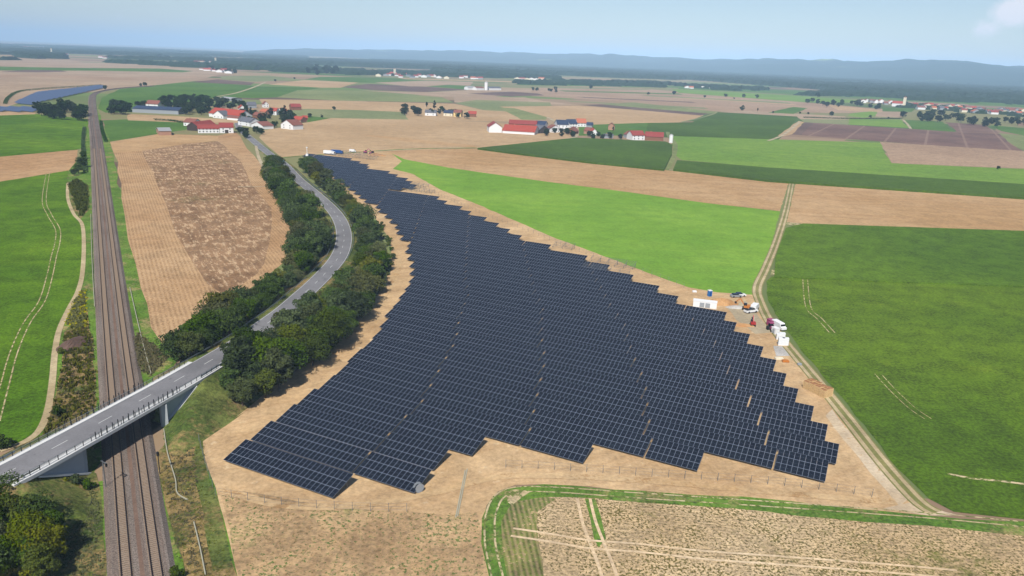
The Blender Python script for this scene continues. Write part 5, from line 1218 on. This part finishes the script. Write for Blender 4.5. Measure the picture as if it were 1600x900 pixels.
# toilets, heaps, machines
p = at(1108.5, 463); t = empty('toilet_cabin', (p.x, p.y, GZ), R(15)); tag(t, 'blue portable toilet cabin beside the bright green field', 'portable toilet')
b = MB(); b.box(0, 0, 1.1, 1.3, 1.3, 2.2); b.build('body', M['blue'], t); b = MB(); b.box(0, 0, 2.28, 1.4, 1.4, .16); b.build('roof', M['white'], t); b = MB(); b.box(0, -.66, 1.05, .8, .06, 1.9); b.build('door', M['blue_truck'], t)
heap(1127, 474, 6.5, 3.4, 2.0, 'heap', 'sand_heap', 'long tan sand heap behind the white transformer station', 'sand heap', 5)
heap(1160, 509, 4.5, 1.6, .8, 'heap', 'earth_heap', 'low orange brown earth bank left of the red excavator', 'earth heap', 6)
heap(587, 243, 9, 5, 2.0, 'heap', 'earth_heap', 'earth heap beside the magenta machines at the far tip', 'earth heap', 7)
def excavator(px, rz, mat, label, s=1.0):
    p = at(*px); t = empty('excavator', (p.x, p.y, GZ), rz); t.scale = (s,)*3; tag(t, label, 'excavator')
    for y in (-1, 1): b = MB(); b.box(0, y*.95, .4, 3.2, .5, .75); b.build('crawler_track', M['black'], t)
    b = MB(); b.box(-.3, 0, 1.35, 2.6, 2.2, .9); b.build('body', M[mat], t); b = MB(); b.box(.5, .6, 2.2, 1.2, .9, 1.0); b.build('cab', M['glass'], t)
    b = MB(); b.bar((.9, -.2, 1.6), (2.6, -.2, 4.0), .35); b.bar((2.6, -.2, 4.0), (4.1, -.2, 2.6), .3); b.build('boom', M[mat], t); b = MB(); b.box(4.2, -.2, 2.2, .8, .9, .7); b.build('bucket', M['dark_steel'], t)
excavator((1166, 484), R(160), 'orange', 'orange excavator working beside the grey material heap', .95)
excavator((1176, 509), R(80), 'red', 'small red pile driver machine right of the upper solar rows', .75)
excavator((571, 239.5), R(20), 'magenta', 'magenta excavator at the far tip of the solar field', 1.0)
tractor((581, 241.5), R(150), 'magenta', 'magenta tractor beside the far earth heap', 1.1)
heap(1150, 481, 4.0, 1.8, .9, 'gravel_pad', 'gravel_heap', 'low grey gravel heap between sand heap and orange excavator', 'gravel heap', 9)
# cable drum beside the front tables
p = at(654, 769); t = empty('cable_drum', (p.x, p.y, GZ), R(40)); tag(t, 'grey wooden cable drum standing at the end of the second solar row', 'cable drum')
def disc(y, r_, mat, nm, w=.08):
    b = MB(); n = 18
    for yy in (y-w/2, y+w/2):
        for k in range(n): a = 2*PI*k/n; b.v.append((r_*math.cos(a), yy, 1.0+r_*math.sin(a)))
    for k in range(n): j = (k+1) % n; b.f.append((k, j, n+j, n+k)); b.mi.append(0)
    b.f.append(tuple(range(n))); b.mi.append(0); b.f.append(tuple(range(2*n-1, n-1, -1))); b.mi.append(0); b.build(nm, M[mat], t)
disc(-.45, 1.0, 'grey_r', 'flange'); disc(.45, 1.0, 'grey_r', 'flange'); disc(0, .55, 'black', 'cable', .8)
# long pipes on the soil
for q, (a, c, lab) in enumerate([((712, 808), (727, 735), 'long pale pipe lying on the soil, left of a pair'), ((715, 806), (730, 733), 'long pale pipe lying on the soil, right of a pair')]):
    A, B = at(*a, .15), at(*c, .15); b = MB(); b.bar(A, B, .22); tag(b.build('pipe', M['pipe']), lab, 'pipe', 'pipes on the soil')
# small litter
for (x, y, w, mt, nm, lab, ct_) in [(1217, 562, 2.4, 'cream', 'sack', 'cream sack lying on the soil below the gravel pad', 'sack'), (1227, 566, 2.0, 'orange', 'plank', 'short orange plank on the soil below the gravel pad', 'plank'), (1249, 571, 1.2, 'grey_r', 'crate', 'small grey crate beside the farm track', 'crate'), (1085, 457, 1.6, 'white', 'sack', 'white sack on the soil left of the blue toilet cabin', 'sack')]:
    p = at(x, y); b = MB(); b.box(0, 0, .3, w, w*.55, .5); b.box(0, 0, .6, w*.7, w*.4, .14); tag(b.build(nm, M[mt], None, (p.x, p.y, GZ)), lab, ct_)
# fences
def fence(px, label, sp=3.5, h=2.0):
    L = pxline(px, 0, 4); ss = arc(L); t = empty('wire_fence', L[0]); tag(t, label, 'fence', 'wire fences around the solar site'); o = L[0].copy(); pm = MB(); pm.bar((0, 0, 0), (0, 0, h), .08); me = pm.mesh('post', M['zinc']); d = 0; n = 0; b = MB(); last = None
    while d < ss[-1] and n < 100:
        p, v = sample(L, ss, d); q = p-o; link('post', me, t, (q.x, q.y, 0))
        if last is not None:
            for zz in (.5, 1.2, 1.9): b.bar((last.x, last.y, zz), (q.x, q.y, zz), .02)
        last = q; d += sp; n += 1
    b.build('wire', M['zinc'], t)
fence([(311, 690), (322, 730), (337, 775)], 'wire fence along the left edge of the solar site')
fence([(337, 775), (400, 785), (480, 794), (570, 799), (640, 800)], 'wire fence across the soil below the front solar tables')
fence([(790, 731), (900, 737), (1000, 744), (1197, 757), (1330, 772), (1385, 782)], 'wire fence in front of the solar rows along the bottom track')
fence([(640, 286), (700, 312), (760, 338), (830, 364), (900, 392), (960, 412), (1030, 434), (1072, 452)], 'wire fence between the solar rows and the bright green field', 5.0)
# signal mast near the bridge
p = at(166, 764); t = empty('signal_mast', (p.x, p.y, GZ), R(-29)); tag(t, 'slender railway mast with cross arm left of the tracks below the bridge', 'mast')
b = MB(); b.bar((0, 0, 0), (0, 0, 6.2), .16); b.build('mast', M['zinc'], t); b = MB(); b.bar((-.6, 0, 6.0), (1.3, 0, 6.0), .12); b.bar((0, 0, 5.2), (.9, 0, 6.0), .07); b.build('cross_arm', M['zinc'], t); b = MB(); b.box(1.1, 0, 5.6, .3, .3, .7); b.build('signal_head', M['dark_steel'], t)
p = at(250, 741); t = empty('signal_mast', (p.x, p.y, GZ), R(-29)); tag(t, 'slender railway mast in the grass right of the tracks below the bridge', 'mast')
b = MB(); b.bar((0, 0, 0), (0, 0, 5.0), .14); b.build('mast', M['dark_steel'], t); b = MB(); b.box(0, 0, 4.6, .5, .3, .9); b.build('signal_head', M['dark_steel'], t)
p = at(480, 246); t = empty('site_mast', (p.x, p.y, GZ)); tag(t, 'white pole with white box at the left far tip of the solar field', 'mast'); b = MB(); b.bar((0, 0, 0), (0, 0, 8), .3); b.build('pole', M['white'], t); b = MB(); b.box(0, 0, 1.4, 2.0, 1.6, 2.8); b.build('box', M['white'], t); b = MB(); b.box(0, 0, 8, 1.0, 1.0, .8); b.build('head', M['white'], t)

# ------------------------------------------------------------------ haze, sky, sun
hz = MB(); hz.box(0, 3000, 230, 78000, 78000, 462)
ho = hz.build('haze', []); ho.data.materials.clear()
hm = bpy.data.materials.new('haze'); hm.use_nodes = True; nt = hm.node_tree; nt.nodes.clear(); om = nt.nodes.new('ShaderNodeOutputMaterial'); pv = nt.nodes.new('ShaderNodeVolumePrincipled')
pv.inputs['Color'].default_value = (.5, .73, 1.0, 1); pv.inputs['Density'].default_value = 8.2e-5; pv.inputs['Anisotropy'].default_value = -.45
try: pv.inputs['Density Attribute'].default_value = ''
except Exception: pass
nt.links.new(pv.outputs[0], om.inputs['Volume']); ho.data.materials.append(hm); tag(ho, 'pale blue haze over the plain', 'haze', None, 'stuff')

SUN_EL, SH_AZ = R(48), R(12)   # shadows fall towards azimuth 12 deg from the view axis
to_sun = Vector((-math.sin(SH_AZ)*math.cos(SUN_EL), -math.cos(SH_AZ)*math.cos(SUN_EL), math.sin(SUN_EL)))
sd = bpy.data.lights.new('sun', 'SUN'); sd.energy = 5.0; sd.angle = R(.53); sd.color = (1, .955, .88)
so = bpy.data.objects.new('sun', sd); C.objects.link(so); so.rotation_euler = to_sun.to_track_quat('Z', 'Y').to_euler()
w = bpy.data.worlds.new('World'); sc.world = w; w.use_nodes = True; nt = w.node_tree; nt.nodes.clear()
out = nt.nodes.new('ShaderNodeOutputWorld'); bg = nt.nodes.new('ShaderNodeBackground'); sky = nt.nodes.new('ShaderNodeTexSky'); sky.sky_type = 'NISHITA'; sky.sun_disc = False
sky.sun_elevation = SUN_EL; sky.sun_rotation = math.atan2(to_sun.x, to_sun.y); sky.altitude = 450; sky.air_density = 1.0; sky.dust_density = .6; sky.ozone_density = 2.2
bg.inputs[1].default_value = .072
# a few clouds: noise on the direction of view, one cumulus towards the right
tc = nt.nodes.new('ShaderNodeTexCoord')
def wm(op, a, b=None, clamp=False):
    x = nt.nodes.new('ShaderNodeMath'); x.operation = op; x.use_clamp = clamp
    for i, v in enumerate((a, b)):
        if v is None: continue
        if isinstance(v, (int, float)): x.inputs[i].default_value = v
        else: nt.links.new(v, x.inputs[i])
    return x.outputs[0]
def vdist(dirv, sc_):
    s = nt.nodes.new('ShaderNodeVectorMath'); s.operation = 'SUBTRACT'; nt.links.new(tc.outputs['Generated'], s.inputs[0]); s.inputs[1].default_value = dirv
    m_ = nt.nodes.new('ShaderNodeVectorMath'); m_.operation = 'MULTIPLY'; nt.links.new(s.outputs[0], m_.inputs[0]); m_.inputs[1].default_value = sc_
    l = nt.nodes.new('ShaderNodeVectorMath'); l.operation = 'LENGTH'; nt.links.new(m_.outputs[0], l.inputs[0]); return l.outputs['Value']
def pxdir(x, y): r_ = Vector((_fw+_r*(x-800)/F+_d*(y-450)/F)); return r_.normalized()
nz = nt.nodes.new('ShaderNodeTexNoise'); nt.links.new(tc.outputs['Generated'], nz.inputs['Vector']); nz.inputs['Scale'].default_value = 55; nz.inputs['Detail'].default_value = 7; nz.inputs['Roughness'].default_value = .62
tot = None
for (x, y, rx, rz_, amt) in [(1578, 20, .036, .026, 1.15), (1545, 44, .034, .02, .8), (1600, 8, .03, .03, .9), (1285, 62, .02, .010, .33), (1380, 60, .022, .009, .3), (1470, 58, .02, .009, .3), (970, 52, .018, .009, .25), (185, 25, .02, .014, .3)]:
    d = pxdir(x, y); l = vdist(tuple(d), (1/rx, 1/rx, 1/rz_))
    f = wm('SUBTRACT', 1.0, l, True); f = wm('MULTIPLY', f, amt); tot = f if tot is None else wm('MAXIMUM', tot, f)
cf = wm('MULTIPLY', wm('SUBTRACT', wm('ADD', wm('MULTIPLY', tot, .75), nz.outputs[0]), .72), 2.6, True)
cf = wm('MULTIPLY', cf, wm('MINIMUM', wm('MULTIPLY', tot, 1.6), 1.0), True)
mx = nt.nodes.new('ShaderNodeMix'); mx.data_type = 'RGBA'; nt.links.new(cf, mx.inputs[0]); tn = nt.nodes.new('ShaderNodeVectorMath'); tn.operation = 'MULTIPLY'; nt.links.new(sky.outputs[0], tn.inputs[0]); tn.inputs[1].default_value = (.98, .97, 1.0); nt.links.new(tn.outputs[0], mx.inputs[6]); mx.inputs[7].default_value = (8.6, 8.7, 9.4, 1)
nt.links.new(mx.outputs[2], bg.inputs[0]); nt.links.new(bg.outputs[0], out.inputs[0])

sc.view_settings.view_transform = 'Standard'; sc.view_settings.look = 'None'; sc.view_settings.exposure = 0.5; sc.view_settings.gamma = 1; sc.view_settings.use_curve_mapping = False
sc.cycles.use_denoising = True; sc.cycles.max_bounces = 5; sc.cycles.diffuse_bounces = 2; sc.cycles.glossy_bounces = 2; sc.cycles.transmission_bounces = 2; sc.cycles.volume_bounces = 0; sc.cycles.transparent_max_bounces = 8
